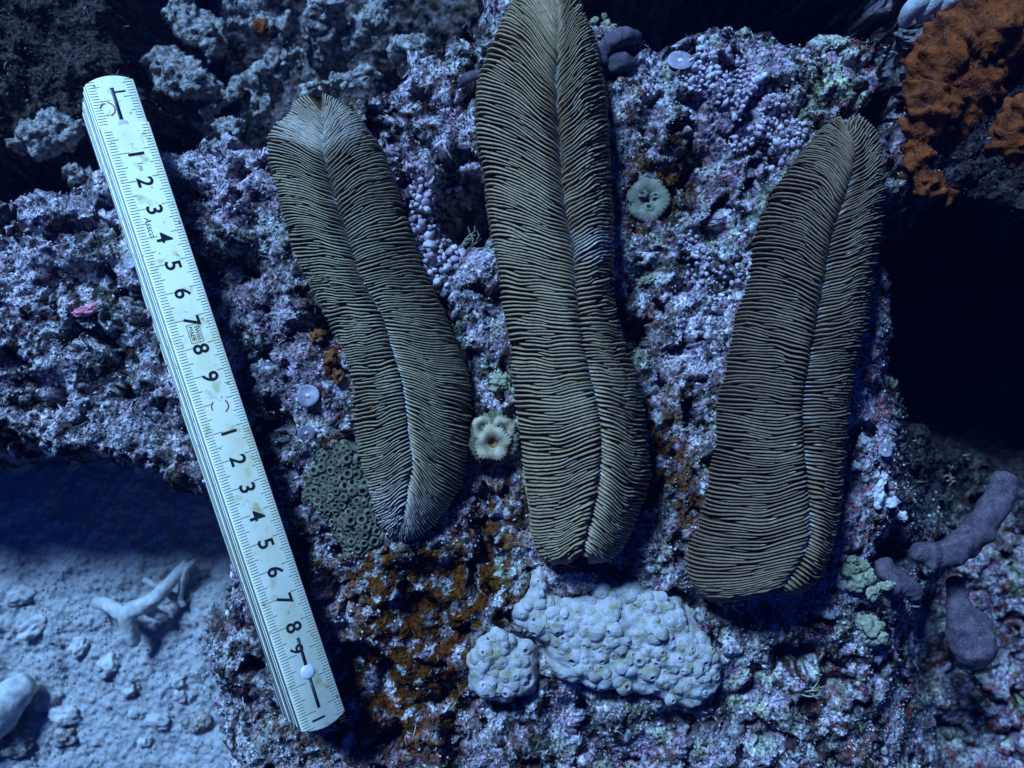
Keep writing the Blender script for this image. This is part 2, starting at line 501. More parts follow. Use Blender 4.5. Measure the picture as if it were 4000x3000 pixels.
PITS = [(1815, 840, 110, 115, 4.5), (1640, 720, 50, 40, 0.6), (1870, 930, 60, 60, 1.0), (1650, 385, 40, 30, 0.9), (1480, 520, 25, 25, 0.8), (1390, 1700, 60, 45, 0.3),
        (900, 1060, 120, 70, 1.1), (280, 1090, 90, 60, 0.9), (440, 1450, 90, 110, 1.0), (180, 1560, 110, 90, 0.8), (780, 1650, 60, 90, 0.8),
        (3130, 2580, 90, 45, 1.6), (3280, 2700, 80, 35, 1.3), (1485, 2680, 45, 80, 1.4), (1380, 2570, 60, 35, 0.8), (2640, 2830, 90, 50, 1.0), (1280, 2280, 40, 45, 0.8),
        (2010, 1610, 38, 30, 0.9), (2780, 920, 60, 35, 0.5), (2400, 1230, 60, 80, 0.9), (2650, 700, 160, 100, 0.35), (2420, 1380, 50, 120, 0.9), (1640, 2240, 180, 60, 0.7),
        (2700, 2380, 110, 60, 0.8), (3420, 900, 80, 170, 1.6), (3330, 1900, 50, 70, 0.9), (3560, 2240, 120, 130, 2.2), (3000, 1180, 60, 50, 0.4), (1960, 1190, 50, 60, 0.5), (1120, 1350, 90, 60, 0.5)]
for (px, py, rx, ry, d) in PITS:
    c = U(px, py, 0)
    q = ((GX - c[0]) / (rx / K0)) ** 2 + ((GY - c[1]) / (ry / K0)) ** 2
    H -= d * np.exp(-(q * (1 + 0.6 * warp)) ** 1.3)

# roughness of living rock; the sand and the far hollow stay smoother
is_sand = f_sand * sstep(0.4 - 0.6 * edge_w, -0.3 - 0.9 * edge_w, s_slab + 0.5 * fbm2(GX / 0.6, GY / 0.6, 3, 27))
rough = 1.0 - 0.80 * is_sand
lump = 0.42 * fbm2(GX / 1.9, GY / 1.9, 3, 41)
w1, wv1 = worley2(GX / 0.62 + 0.5 * warp, GY / 0.62 + 0.4 * warp, 3)
w2, wv2 = worley2(GX / 0.26 + 0.4 * fbm2(GX / 0.3, GY / 0.3, 2, 55), GY / 0.26, 7)
fine = 0.22 * (0.42 - w1 ** 2) * (0.3 + wv1) + 0.10 * (0.42 - w2 ** 2) * (0.3 + wv2) + 0.10 * fbm2(GX / 0.45, GY / 0.45, 4, 61, 0.62)
knob = 0.36 * np.clip(fbm2(GX / 0.8, GY / 0.8, 3, 71), -0.6, 1.0)
dusty = sstep(-0.05, 0.35, fbm2(GX / 2.4, GY / 2.4, 3, 65))
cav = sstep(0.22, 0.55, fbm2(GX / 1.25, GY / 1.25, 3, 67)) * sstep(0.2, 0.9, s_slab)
H = H + (lump + 0.62 * (fine + knob) * (1 - 0.55 * dusty) + 0.05 * (RNG.random(GX.shape) - 0.5) + 0.05 * noise2(GX / 0.13, GY / 0.13, 69)) * rough - 0.85 * cav * rough
H += is_sand * (0.07 * fbm2(GX / 0.25, GY / 0.25, 2, 81) + 0.30 * np.clip(0.25 - worley2(GX / 0.7, GY / 0.7, 12)[0], 0, 1))


def terrain_at(x, y):
    i = int(np.clip((x - XS[0]) / DX, 0, len(XS) - 1))
    j = int(np.clip((y - YS[0]) / DX, 0, len(YS) - 1))
    return float(H[j, i])


def terrain_med(x, y, r=4):
    i = int(np.clip((x - XS[0]) / DX, r, len(XS) - 1 - r))
    j = int(np.clip((y - YS[0]) / DX, r, len(YS) - 1 - r))
    return float(np.median(H[j - r:j + r + 1, i - r:i + r + 1]))


# keep the rock under the corals
for cdef in CORALS:
    poly = cdef['L'] + cdef['R'][::-1][1:-1]
    sd = px_sdf(poly, 0.9)
    H = np.where(sd > -0.35, np.minimum(H, 0.35 - 0.9 * sstep(-0.3, 0.6, sd)), H)
for poly in (WHITE_A, WHITE_B, OLIVE):
    sd = px_sdf(poly, 0.4)
    H = np.where(sd > -0.1, np.minimum(H, 0.25 - 0.6 * sstep(-0.1, 0.3, sd)), H)
RUL_A, RUL_B = U(487, 485, 2.0)[:2], U(1268, 2829, 2.0)[:2]
rd = RUL_B - RUL_A
tt = np.clip(((GX - RUL_A[0]) * rd[0] + (GY - RUL_A[1]) * rd[1]) / (rd @ rd), -0.12, 1.01)
rl = np.hypot(GX - RUL_A[0] - tt * rd[0] + 0.3, GY - RUL_A[1] - tt * rd[1])
H = np.where(rl < 1.5, np.minimum(H, 0.9 - 0.5 * sstep(1.5, 0.6, rl)), H)

# colour of the crusts, turf and sediment that cover the rock, with painted shade
def pick(shape, *cols):
    return [np.broadcast_to(np.array(c), shape + (3,)) for c in cols]


n_a = fbm2(GX / 1.3, GY / 1.3, 4, 101)
n_b = fbm2(GX / 0.45, GY / 0.45, 3, 111)
n_c = fbm2(GX / 0.16, GY / 0.16, 2, 121)
n_d = fbm2(GX / 2.6, GY / 2.6, 3, 131)
C = np.zeros(GX.shape + (3,))
C[:] = (0.17, 0.15, 0.145)


def blend(mask, col):
    global C
    m = np.clip(mask, 0, 1)[..., None]
    C = C * (1 - m) + np.array(col) * m


def spot(px, py, rx, ry, power=1.0):
    c = U(px, py, 0)
    return np.exp(-(((GX - c[0]) * K0 / rx) ** 2 + ((GY - c[1]) * K0 / ry) ** 2) ** power)


blend(sstep(0.0, 0.5, n_a + 0.7 * n_b), (0.40, 0.375, 0.37))
blend(sstep(0.05, 0.4, n_b + 0.5 * n_c) * 0.75, (0.52, 0.50, 0.49))
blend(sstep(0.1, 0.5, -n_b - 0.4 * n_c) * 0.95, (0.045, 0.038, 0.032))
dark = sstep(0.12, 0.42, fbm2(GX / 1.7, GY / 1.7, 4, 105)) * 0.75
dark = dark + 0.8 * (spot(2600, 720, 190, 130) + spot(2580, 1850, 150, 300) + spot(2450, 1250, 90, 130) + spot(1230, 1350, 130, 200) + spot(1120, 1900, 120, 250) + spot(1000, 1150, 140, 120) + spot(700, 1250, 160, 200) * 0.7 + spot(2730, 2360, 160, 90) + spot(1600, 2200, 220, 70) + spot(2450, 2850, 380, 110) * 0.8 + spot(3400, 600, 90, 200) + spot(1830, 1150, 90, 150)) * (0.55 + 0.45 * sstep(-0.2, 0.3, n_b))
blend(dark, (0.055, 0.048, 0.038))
blend(0.8 * cav, (0.04, 0.034, 0.03))  # cavities darkened, their shade put into the rock colour
blend(0.5 * dusty, (0.44, 0.385, 0.42))
# separate growths: warped cells, each with a crust of its own
cwx, cwy = GX / 1.35 + 0.55 * fbm2(GX / 0.9, GY / 0.9, 3, 401), GY / 1.35 + 0.55 * fbm2(GX / 0.9, GY / 0.9, 3, 411)
cd_, cv_ = worley2(cwx, cwy, 21)
PAL = [((0.62, 0.57, 0.61), 0.75), ((0.47, 0.34, 0.42), 0.6), ((0.10, 0.085, 0.06), 0.7), ((0.50, 0.44, 0.48), 0.6), ((0.30, 0.24, 0.27), 0.45), ((0.17, 0.10, 0.035), 0.55), ((0.38, 0.40, 0.32), 0.5), ((0.05, 0.045, 0.04), 0.6), ((0.56, 0.52, 0.53), 0.6)]
for k_, (pc, pa) in enumerate(PAL):
    sel = (np.abs(cv_ * len(PAL) - k_ - 0.5) < 0.5) * sstep(0.62, 0.40, cd_ + 0.18 * n_b)
    blend(pa * sel * (0.5 + 0.5 * sstep(-0.25, 0.2, n_c + 0.5 * n_b)) * sstep(-17, -13, GX), pc)
blend(sstep(0.18, 0.45, n_b + 0.6 * n_c) * 0.6, (0.46, 0.46, 0.44))
# pink and lilac coralline crust
pink = sstep(0.15, 0.5, fbm2(GX / 0.8, GY / 0.8, 3, 141)) * (0.25 + 0.5 * sstep(0, 0.4, n_d))
pink = pink + 0.8 * spot(2900, 380, 330, 220) * sstep(-0.1, 0.3, n_b) + 0.7 * spot(1640, 660, 130, 120) * sstep(-0.2, 0.3, n_b) + 0.8 * spot(3500, 2000, 180, 150) * sstep(-0.1, 0.2, n_b) + 0.5 * spot(2950, 620, 250, 180) * sstep(-0.1, 0.2, n_b)
blend(pink * 0.55, (0.42, 0.31, 0.36))
blend(sstep(0.3, 0.55, fbm2(GX / 0.7, GY / 0.7, 3, 151)) * 0.4 * sstep(3, 6, GX), (0.36, 0.26, 0.36))
# pale green and lime crust
lime = spot(3230, 330, 130, 110) * sstep(-0.2, 0.2, n_b) + spot(2000, 1480, 110, 90) * sstep(-0.1, 0.3, n_b) + 0.8 * spot(2860, 2700, 160, 140) * sstep(0, 0.3, n_b) + 0.7 * spot(1940, 2240, 90, 60) + 0.5 * sstep(0.35, 0.6, fbm2(GX / 0.9, GY / 0.9, 3, 161)) * sstep(-1, 4, GX)
blend(lime, (0.42, 0.46, 0.33))
# brown and ochre film algae
och = sstep(0.02, 0.30, fbm2(GX / 0.55, GY / 0.55, 3, 171) + 0.25)
ochre = 1.1 * och * (spot(1600, 2300, 420, 170) + spot(1620, 2480, 300, 260) + spot(1420, 2830, 330, 220) + 0.8 * spot(1950, 1980, 170, 260) + 0.8 * spot(2560, 700, 190, 150) + 0.9 * spot(2560, 1750, 140, 260) + 0.8 * spot(1620, 2650, 150, 120) + 0.6 * spot(2700, 1980, 90, 150) + 0.6 * spot(2500, 1250, 120, 90))
blend(ochre, (0.165, 0.082, 0.014))
rust = sstep(0.0, 0.25, fbm2(GX / 0.5, GY / 0.5, 3, 181)) * (spot(1280, 1380, 60, 120) + 0.8 * spot(1560, 2860, 160, 120) + 0.6 * spot(3250, 2760, 90, 40) + 0.5 * spot(800, 1600, 60, 60) + 0.6 * spot(2480, 880, 70, 50))
blend(rust * 1.2, (0.20, 0.062, 0.012))
red = sstep(0.25, 0.45, fbm2(GX / 0.6, GY / 0.6, 3, 191)) * (0.45 * sstep(10, 13, GX) + 0.2)
blend(red * 0.8, (0.26, 0.07, 0.07))
# darker shaggy turf on the far left boulder; darker floor behind the crest
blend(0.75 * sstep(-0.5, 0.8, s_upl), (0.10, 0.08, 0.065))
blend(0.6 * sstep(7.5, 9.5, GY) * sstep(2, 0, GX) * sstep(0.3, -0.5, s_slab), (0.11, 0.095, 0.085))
blend(0.85 * sstep(13.8, 16.5, GX) * sstep(-10, -3, GY), (0.05, 0.043, 0.043))  # dimness of the right edge painted into the rock colour
# pale drifted sediment on the crest of the shelf
sed = (spot(900, 640, 330, 110) + spot(380, 820, 320, 90) + 0.9 * spot(120, 1060, 300, 260) * sstep(-0.3, 0.3, n_b) + 0.7 * spot(480, 1680, 240, 90) + 0.8 * spot(1320, 2400, 90, 120) + 0.8 * spot(1900, 1880, 110, 90) * sstep(-0.2, 0.2, n_b) + 0.7 * spot(1800, 450, 220, 220) * sstep(-0.2, 0.2, n_b) + 0.8 * spot(2250, 2260, 180, 50) + 0.8 * spot(2700, 1200, 220, 260) * sstep(-0.2, 0.25, n_b) + 0.6 * spot(2100, 2790, 400, 60) * sstep(-0.2, 0.25, n_b))
blend(0.75 * sed * (0.6 + 0.4 * sstep(-0.3, 0.3, n_b + n_c)), (0.58, 0.53, 0.56))
blend(is_sand * 1.2, (0.36, 0.36, 0.355))
grain = RNG.random(GX.shape)
gs = 0.55 + 0.75 * grain + 0.5 * (grain > 0.985) - 0.45 * (grain < 0.10)
gs = 1 + (gs - 1) * (1 - 0.85 * np.clip(is_sand, 0, 1))
C = np.where(is_sand[..., None] > 0.5, C, 0.44 * (np.clip(C, 0, 1) / 0.40) ** 1.65)
C = np.clip(C * gs[..., None], 0.004, 0.85)

jx = 0.018 * fbm2(GX / 0.2, GY / 0.2, 2, 201) * rough
jy = 0.018 * fbm2(GX / 0.2, GY / 0.2, 2, 211) * rough
gyy, gxx = np.gradient(H, DX)
steep = sstep(1.2, 4.0, np.hypot(gxx, gyy))
jx = jx + steep * (0.40 * fbm2(H / 1.6, GY / 1.6, 3, 231) + 0.08 * fbm2(H / 0.3, GY / 0.3, 2, 235))
jy = jy + steep * (0.40 * fbm2(GX / 1.6, H / 1.6, 3, 241) + 0.08 * fbm2(GX / 0.3, H / 0.3, 2, 245))
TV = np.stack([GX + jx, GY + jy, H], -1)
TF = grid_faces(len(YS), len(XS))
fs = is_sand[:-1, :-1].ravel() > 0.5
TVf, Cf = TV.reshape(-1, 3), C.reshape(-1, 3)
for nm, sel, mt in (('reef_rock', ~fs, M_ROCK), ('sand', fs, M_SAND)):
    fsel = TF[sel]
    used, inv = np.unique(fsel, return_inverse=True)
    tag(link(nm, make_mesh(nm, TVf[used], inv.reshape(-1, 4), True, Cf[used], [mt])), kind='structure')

# wide dark seabed round the reef
n = 41
qx = np.linspace(-1, 1, n)
qx = np.sign(qx) * np.abs(qx) ** 2 * 300
SX, SY = np.meshgrid(qx, qx)
SZ = -9.5 + 2.5 * fbm2(SX / 40, SY / 40, 3, 221) - 4 * sstep(10, 30, SX)
SZ = np.where((np.abs(SX) < 26.9) & (np.abs(SY) < 26.9), -30, SZ)
tag(link('seabed', make_mesh('seabed', np.stack([SX, SY, SZ], -1).reshape(-1, 3), grid_faces(n, n), True, np.full((n * n, 3), 0.16), [M_ROCK])), kind='structure')
#@@REST

# ------------------------------------------------------------------ folding ruler
def build_ruler():
    z = 2.05
    p0, p1 = U(487, 485, z), U(1268, 2829, z)
    ax = (p1 - p0) / np.linalg.norm(p1 - p0)
    right = np.array([-ax[1], ax[0], 0.0])
    r = math.radians(27.5)
    yv = right * math.cos(r) + np.array([0, 0, -1.0]) * math.sin(r)
    nv = np.cross(ax, yv)
    LEN = float(np.linalg.norm(p1 - p0))
    W = 1.60
    S = LEN / 21.55                        # one printed centimetre
    root = thing('folding_ruler', (0, 0, 0), 'cream folding ruler with black centimetre numerals lying on the reef', 'ruler')
    M = Matrix.Identity(4)
    for i in range(3):
        M[i][0], M[i][1], M[i][2] = ax[i], yv[i], nv[i]
        M[i][3] = p0[i] * CM
    root.matrix_world = M

    cream = surf('ruler_enamel', (0.84, 0.78, 0.46), (0.93, 0.90, 0.66), 60, 0.45, 0.15, 400, 0.3, c3=(0.92, 0.88, 0.60), dist=0.0001)
    t = cream.node_tree                    # yellow-brown water stains in blotches
    b = [q for q in t.nodes if q.type == 'BSDF_PRINCIPLED'][0]
    src = b.inputs['Base Color'].links[0].from_socket
    geo = [q for q in t.nodes if q.type == 'NEW_GEOMETRY'][0]
    prev = src
    for sc_, lo, hi, colr in ((170, 0.60, 0.72, (0.50, 0.40, 0.09)), (420, 0.655, 0.72, (0.20, 0.10, 0.02))):
        nz = t.nodes.new('ShaderNodeTexNoise')
        nz.inputs['Scale'].default_value = sc_
        nz.inputs['Detail'].default_value = 5
        t.links.new(geo.outputs['Position'], nz.inputs['Vector'])
        mr = t.nodes.new('ShaderNodeMapRange')
        mr.inputs[1].default_value, mr.inputs[2].default_value = lo, hi
        mr.inputs[4].default_value = 0.75
        t.links.new(nz.outputs[0], mr.inputs[0])
        mx = t.nodes.new('ShaderNodeMixRGB')
        mx.inputs[2].default_value = (*colr, 1)
        t.links.new(mr.outputs[0], mx.inputs[0])
        t.links.new(prev, mx.inputs[1])
        prev = mx.outputs[0]
    t.links.new(prev, b.inputs['Base Color'])
    side_m = surf('ruler_edge', (0.24, 0.25, 0.22), (0.42, 0.42, 0.36), 300, 0.6, 0.3, 900, 0.3)
    ink = surf('black_ink', (0.008, 0.008, 0.01), (0.02, 0.02, 0.025), 900, 0.6)
    ink_thin = surf('thin_black_ink', (0.03, 0.03, 0.035), (0.06, 0.06, 0.06), 900, 0.6)
    red_ink = surf('worn_red_ink', (0.30, 0.02, 0.02), (0.45, 0.10, 0.08), 900, 0.6)
    metal = surf('rivet_metal', (0.55, 0.53, 0.60), (0.72, 0.70, 0.76), 300, 0.35, 0.2, 900, 0.6)
    slot_m = surf('hinge_slot', (0.01, 0.012, 0.016), (0.05, 0.055, 0.06), 500, 0.5)
    steel = surf('hinge_steel', (0.20, 0.21, 0.23), (0.36, 0.37, 0.40), 300, 0.35)

    def leaf(x0, x1, ztop, th, arc0, arc1, dy=0.0):
        hw = W / 2
        ys = np.linspace(-hw, hw, 13)
        left = [(x0 + arc0 * (y / hw) ** 2, y) for y in ys]
        rightp = [(x1 - arc1 * (y / hw) ** 2, y) for y in ys[::-1]]
        out = np.array(left + rightp)
        nn = len(out)
        c = out.mean(0)
        rings = []
        for ins, zz in ((0.03, 0.0), (0.0, -0.03), (0.0, -th + 0.03), (0.03, -th)):
            q = out.copy()
            q[:, 1] *= (hw - ins) / hw
            q[:, 0] = np.where(q[:, 0] < c[0], q[:, 0] + ins, q[:, 0] - ins)
            rings.append(np.column_stack([q[:, 0], q[:, 1] + dy, np.full(nn, ztop + zz)]))
        V = np.vstack(rings)
        F, mid = [], []
        for k in range(3):
            for i in range(nn):
                j = (i + 1) % nn
                F.append((k * nn + i, (k + 1) * nn + i, (k + 1) * nn + j, k * nn + j))
                mid.append(1 if k == 1 else 0)
        # caps as strips across the leaf
        for base, flip in ((0, False), (3 * nn, True)):
            for i in range(12):
                a, b2, c2, d2 = base + i, base + i + 1, base + nn - 2 - i, base + nn - 1 - i
                F.append((a, d2, c2, b2)[::-1] if not flip else (a, d2, c2, b2))
                mid.append(0)
        return make_mesh('ruler_leaf', V, F, False, None, [cream, side_m], mid)

    th = 0.30
    link('ruler_leaf', leaf(0.0, LEN + 0.12, 0.0, th - 0.02, 0.02, 0.22), root)
    for k in range(1, 10):
        e = 0.03 * math.sin(k * 2.1)
        link('ruler_leaf', leaf(-1.92 + e, LEN + 0.05 + 0.04 * math.sin(k * 3.3), -th * k, th - 0.03, 0.22, 0.22, dy=0.02 * math.sin(k * 1.7)), root)

    # tick marks: printed lines along both edges
    V, F = [], []

    def bar(x, y0, y1, w, zz):
        i = len(V)
        V.extend([(x - w / 2, y0, zz), (x + w / 2, y0, zz), (x + w / 2, y1, zz), (x - w / 2, y1, zz)])
        F.append((i, i + 1, i + 2, i + 3))
    e = W / 2 - 0.05
    for mm in range(-17, 219):
        x = mm * 0.1 * S
        if mm in (0, 1, -1):
            continue
        zz = 0.004 if mm > 0 else -th + 0.004
        ln = 0.50 if mm % 10 == 0 else (0.38 if mm % 5 == 0 else 0.26)
        bar(x, -e, -e + ln * (1.05 if mm % 10 else 1.2), 0.021, zz)
        bar(x - 0.08 * S, e - ln * 0.85, e, 0.021, zz)
    link('tick_marks', make_mesh('tick_marks', V, F, False, None, [ink_thin]), root)

    def text(name, body, x, y, size, mat, zz=0.006, shear=0.0, sx=1.0, weight=0.0):
        cu = bpy.data.curves.new(name, 'FONT')
        cu.body = body
        cu.align_x = 'CENTER'
        cu.align_y = 'CENTER'
        cu.size = size * CM
        cu.shear = shear
        cu.offset = weight * CM
        cu.resolution_u = 4
        tmp = bpy.data.objects.new(name, cu)
        COL.objects.link(tmp)
        dg = bpy.context.evaluated_depsgraph_get()
        me = bpy.data.meshes.new_from_object(tmp.evaluated_get(dg))
        bpy.data.objects.remove(tmp)
        me.materials.clear()
        me.materials.append(mat)
        o = link(name, me, root, (x, y, zz))
        o.scale = (sx, 1, 1)
        return o
    for k in range(1, 20):
        if k == 10:
            continue
        dig = str(k % 10)
        yy = 0.02 if k < 19 else -0.12
        o = text('numeral', dig, k * S + (0.08 if k != 19 else -0.18), yy, 0.74, ink, weight=0.014)
        if k == 19:
            o.scale = (0.85, 0.85, 1)
    text('numeral', '1', 20 * S + 1.3, -0.16, 0.66, ink, weight=0.006)
    text('numeral', '1', -1.28, 0.22, 0.55, ink, zz=-th + 0.006, weight=0.004)
    text('printed_mark', '1m', 1.52 * S, 0.06, 0.26, red_ink)
    text('printed_mark', 'Assco', 3.63 * S, -0.30, 0.30, ink_thin, shear=0.35)
    text('printed_mark', 'SWISS', 7.52 * S, 0.12, 0.20, ink_thin)
    text('printed_mark', 'MADE', 7.52 * S, -0.08, 0.20, ink_thin)
    V, F = [], []
    for (xa, ya, xb, yb) in ((7.20, -0.20, 7.84, -0.18), (7.20, 0.22, 7.84, 0.24), (7.19, -0.20, 7.21, 0.24), (7.83, -0.20, 7.85, 0.24)):
        i = len(V)
        V += [(xa * S, ya, 0.004), (xb * S, ya, 0.004), (xb * S, yb, 0.004), (xa * S, yb, 0.004)]
        F.append((i, i + 1, i + 2, i + 3))
    link('printed_mark', make_mesh('printed_mark', V, F, False, None, [ink_thin]), root)

    def arc(cx, cy, ra, a0, a1, wd, zz, n=14):
        V, F = [], []
        for i in range(n + 1):
            a = math.radians(a0 + (a1 - a0) * i / n)
            w2 = wd * (0.6 + 0.5 * math.sin(i * 1.3) ** 2)
            V += [(cx + (ra - w2 / 2) * math.cos(a), cy + (ra - w2 / 2) * math.sin(a), zz), (cx + (ra + w2 / 2) * math.cos(a), cy + (ra + w2 / 2) * math.sin(a), zz)]
        for i in range(n):
            F.append((2 * i, 2 * i + 1, 2 * i + 3, 2 * i + 2))
        link('printed_mark', make_mesh('printed_mark', V, F, False, None, [red_ink]), root)
    # worn red numeral ten and the worn red ring on the lower leaf
    arc(10.15 * S, 0.08, 0.24, 20, 130, 0.06, 0.005)
    arc(10.15 * S, 0.02, 0.26, 215, 285, 0.05, 0.005)
    arc(9.85 * S, 0.12, 0.08, 60, 100, 0.04, 0.005, 5)
    arc(-0.72, -0.33, 0.24, 10, 165, 0.05, -th + 0.005)
    arc(-0.72, -0.33, 0.22, 200, 260, 0.05, -th + 0.005)
    arc(-0.80, -0.38, 0.12, 150, 250, 0.04, -th + 0.005, 6)

    def slotbar(x0, y0, x1, y1, w, zz, mat, nm):
        d = np.array([x1 - x0, y1 - y0])
        d = d / np.linalg.norm(d)
        nrm = np.array([-d[1], d[0]]) * w / 2
        a, b2 = np.array([x0, y0]), np.array([x1, y1])
        V = [(*(a - nrm), zz), (*(b2 - nrm), zz), (*(b2 + nrm), zz), (*(a + nrm), zz)]
        V += [(q[0], q[1], zz - 0.02) for q in V]
        F = [(0, 1, 2, 3), (0, 4, 5, 1), (1, 5, 6, 2), (2, 6, 7, 3), (3, 7, 4, 0)]
        return link(nm, make_mesh(nm, V, F, False, None, [mat]), root)
    # hinge spring slots and rivets
    xr = 19.68 * S
    slotbar(xr - 1.22, 0.06, xr - 0.2, 0.03, 0.11, 0.006, slot_m, 'hinge_slot')
    slotbar(xr + 0.2, 0.02, xr + 1.28, 0.0, 0.11, 0.006, slot_m, 'hinge_slot')
    slotbar(-1.45, 0.02, -0.12, 0.0, 0.13, -th + 0.006, slot_m, 'hinge_slot')
    slotbar(-1.40, -0.02, -0.15, -0.035, 0.04, -th + 0.010, steel, 'hinge_spring')
    rv, rf = lathe([(0.24, 0.0), (0.24, 0.012), (0.20, 0.03), (0.10, 0.045), (0.001, 0.05)], 24)
    rme = make_mesh('rivet', rv, rf, True, None, [metal])
    link('rivet', rme, root, (xr, 0.02, 0.0))
    link('rivet', rme, root, (-0.05, -0.02, -th))


build_ruler()


# ------------------------------------------------------------------ mushroom corals
def build_coral(ci, cd):
    rg = np.random.default_rng(cd['seed'])
    NT = 140
    H0, zb = cd['H'], cd['zb']

    def up(pts, z):
        return np.array([U(x, y, z) for x, y in resample(pts, NT)])
    L, R, A = up(cd['L'], zb + 0.32 * H0), up(cd['R'], zb + 0.32 * H0), up(cd['A'], zb + H0)
    width = np.linalg.norm((L - R)[:, :2], axis=1)
    wn = np.clip(width / np.percentile(width, 80), 0.35, 1.05)
    tq = np.linspace(0, 1, NT)
    e0, e1 = cd['ends']
    rnd = np.sqrt(np.clip(1 - (1 - np.clip(tq / e0, 0, 1)) ** 2, 0, 1)) * np.sqrt(np.clip(1 - (1 - np.clip((1 - tq) / e1, 0, 1)) ** 2, 0, 1))
    zc = zb + H0 * np.clip(wn, 0, 1) ** 0.55 * (1 + 0.05 * np.sin(9 * tq + ci)) * (0.04 + 0.96 * rnd)
    if ci == 0:
        zc *= np.interp(tq, [0, 0.06, 0.14, 1], [0.3, 0.5, 1.0, 1.0])

    def P(t, w, side):
        """surface point: t along, w 0 axis .. 1 margin"""
        t = np.clip(t, 0, 1) * (NT - 1)
        i = np.clip(t.astype(int), 0, NT - 2)
        f = (t - i)[:, None]
        B = L if side < 0 else R
        a = A[i] * (1 - f) + A[i + 1] * f
        b = B[i] * (1 - f) + B[i + 1] * f
        z = zc[i] * (1 - f[:, 0]) + zc[i + 1] * f[:, 0]
        xy = a[:, :2] * (1 - w)[:, None] + b[:, :2] * w[:, None]
        prof = np.sqrt(np.clip(1 - np.clip(w, 0, 1) ** 2.1, 0, 1)) * (1 - 0.16 * np.exp(-(w / 0.10) ** 2))
        zz = zb + (z - zb) * prof - 0.35 * sstep(0.93, 1.03, w)
        # perspective of the outline was read on two levels; keep the flank round
        return np.column_stack([xy, zz])

    base = A[NT // 2].copy()
    base[2] = zb
    root = thing('mushroom_coral', base, cd['label'], 'coral', 'long mushroom corals')
    # solid body under the septa
    nt_, nw = 120, 15
    V = []
    ws = np.concatenate([-np.linspace(1.02, 0, nw)[:-1], np.linspace(0, 1.02, nw)])
    tt_ = np.linspace(0, 1, nt_)
    for w in ws:
        V.append(P(tt_, np.full(nt_, abs(w)), -1 if w < 0 else 1))
    V = np.stack(V, 0)
    V[..., 2] -= 0.02
    tone = np.array(cd['tone'])
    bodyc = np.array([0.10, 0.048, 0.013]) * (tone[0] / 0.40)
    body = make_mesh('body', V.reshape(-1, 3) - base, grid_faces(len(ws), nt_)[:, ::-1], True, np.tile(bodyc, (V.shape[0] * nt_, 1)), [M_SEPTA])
    link('body', body, root)

    # septa: tapering blades that interlock, some from the axis outwards, some from the margin inwards
    cnt = cd['n']
    pieces = []
    for side in (-1, 1):
        sd = 0 if side < 0 else 50
        spans = []
        for li in range(cnt):
            r1 = rg.random()
            if li % 2 == 0:
                spans.append((0.03 * rg.random(), 1.01 if r1 < 0.42 else 0.40 + 0.55 * rg.random()))
            else:
                spans.append(((0.03 * rg.random()) if r1 < 0.22 else 0.10 + 0.55 * rg.random(), 1.01 if rg.random() < 0.9 else 0.9))
        WQ = np.linspace(0, 1.01, 41)
        S0, S1 = np.array([q[0] for q in spans])[:, None], np.array([q[1] for q in spans])[:, None]
        act = sstep(S0 - 0.10, S0 + 0.14, WQ[None]) * np.where(S1 > 1, 1.0, 1 - sstep(S1 - 0.14, S1 + 0.10, WQ[None]))
        act = np.where((S0 < 0.05) & (WQ[None] < 0.15), np.maximum(act, 1.0), act)
        wg = (0.12 + 0.88 * act) * (0.75 + 0.5 * rg.random((cnt, 1)))
        tot = wg.sum(0, keepdims=True)
        posw = (np.cumsum(wg, 0) - wg / 2) / tot
        locw = wg / tot
        even = ((np.arange(cnt) + 0.5) / cnt)[:, None]
        dev = posw - even                                   # keep the interlocking, drop the slow drift
        ker = np.ones(13) / 13
        pad = np.pad(dev, ((6, 6), (0, 0)), mode='edge')
        dev = dev - np.stack([np.convolve(pad[:, k], ker, 'valid') for k in range(dev.shape[1])], 1)
        posw = even + dev
        for li, (w0, w1) in enumerate(spans):
            tk = 1.0
            m = 17 if w1 - w0 > 0.55 else 12
            q = np.linspace(0, 1, m)
            w = w0 + (w1 - w0) * q
            sig_w = np.interp(w, WQ, posw[li])
            local = np.interp(w, WQ, locw[li])
            sig = float(sig_w.mean())
            c = (sig_w - 0.5)
            f_in = 0.022 * np.sign(c) * np.abs(2 * c) ** 0.8 * sstep(0.0, 0.55, w) * cd['fan']
            ta = 0.5 + c * (0.955 + 0.04 * w)
            t = np.clip(ta + f_in * np.clip(1.05 - np.abs(2 * c), 0.05, 0.35) * 3, 0.002, 0.998)
            wob = 0.0045 * noise2(w * 1.4 + 3 * ci, sig_w * 7.0 + sd, 4 + ci) + 0.0022 * noise2(w * 4 + 3 * ci, sig_w * 30.0 + sd, 14 + ci)
            t = t + wob * np.clip(1.2 - np.abs(2 * c), 0.1, 1)
            p = P(t, w, side)
            e = 1e-2
            dt = P(np.clip(t + e, 0, 1), w, side) - P(np.clip(t - e, 0, 1), w, side)
            dw = P(t, np.clip(w + e, 0, 1.02), side) - P(t, np.clip(w - e, 0, 1.02), side)
            nrm = np.cross(dw, dt) * (1 if side < 0 else 1)
            nrm /= np.linalg.norm(nrm, axis=1, keepdims=True) + 1e-9
            nrm *= np.where(nrm[:, 2:3] < 0, -1, 1)
            tan = np.gradient(p, axis=0)
            tan /= np.linalg.norm(tan, axis=1, keepdims=True) + 1e-9
            lat = np.cross(nrm, tan)
            lat /= np.linalg.norm(lat, axis=1, keepdims=True) + 1e-9
            th_ = cd['thick'] * tk * (0.9 + 0.25 * rg.random())
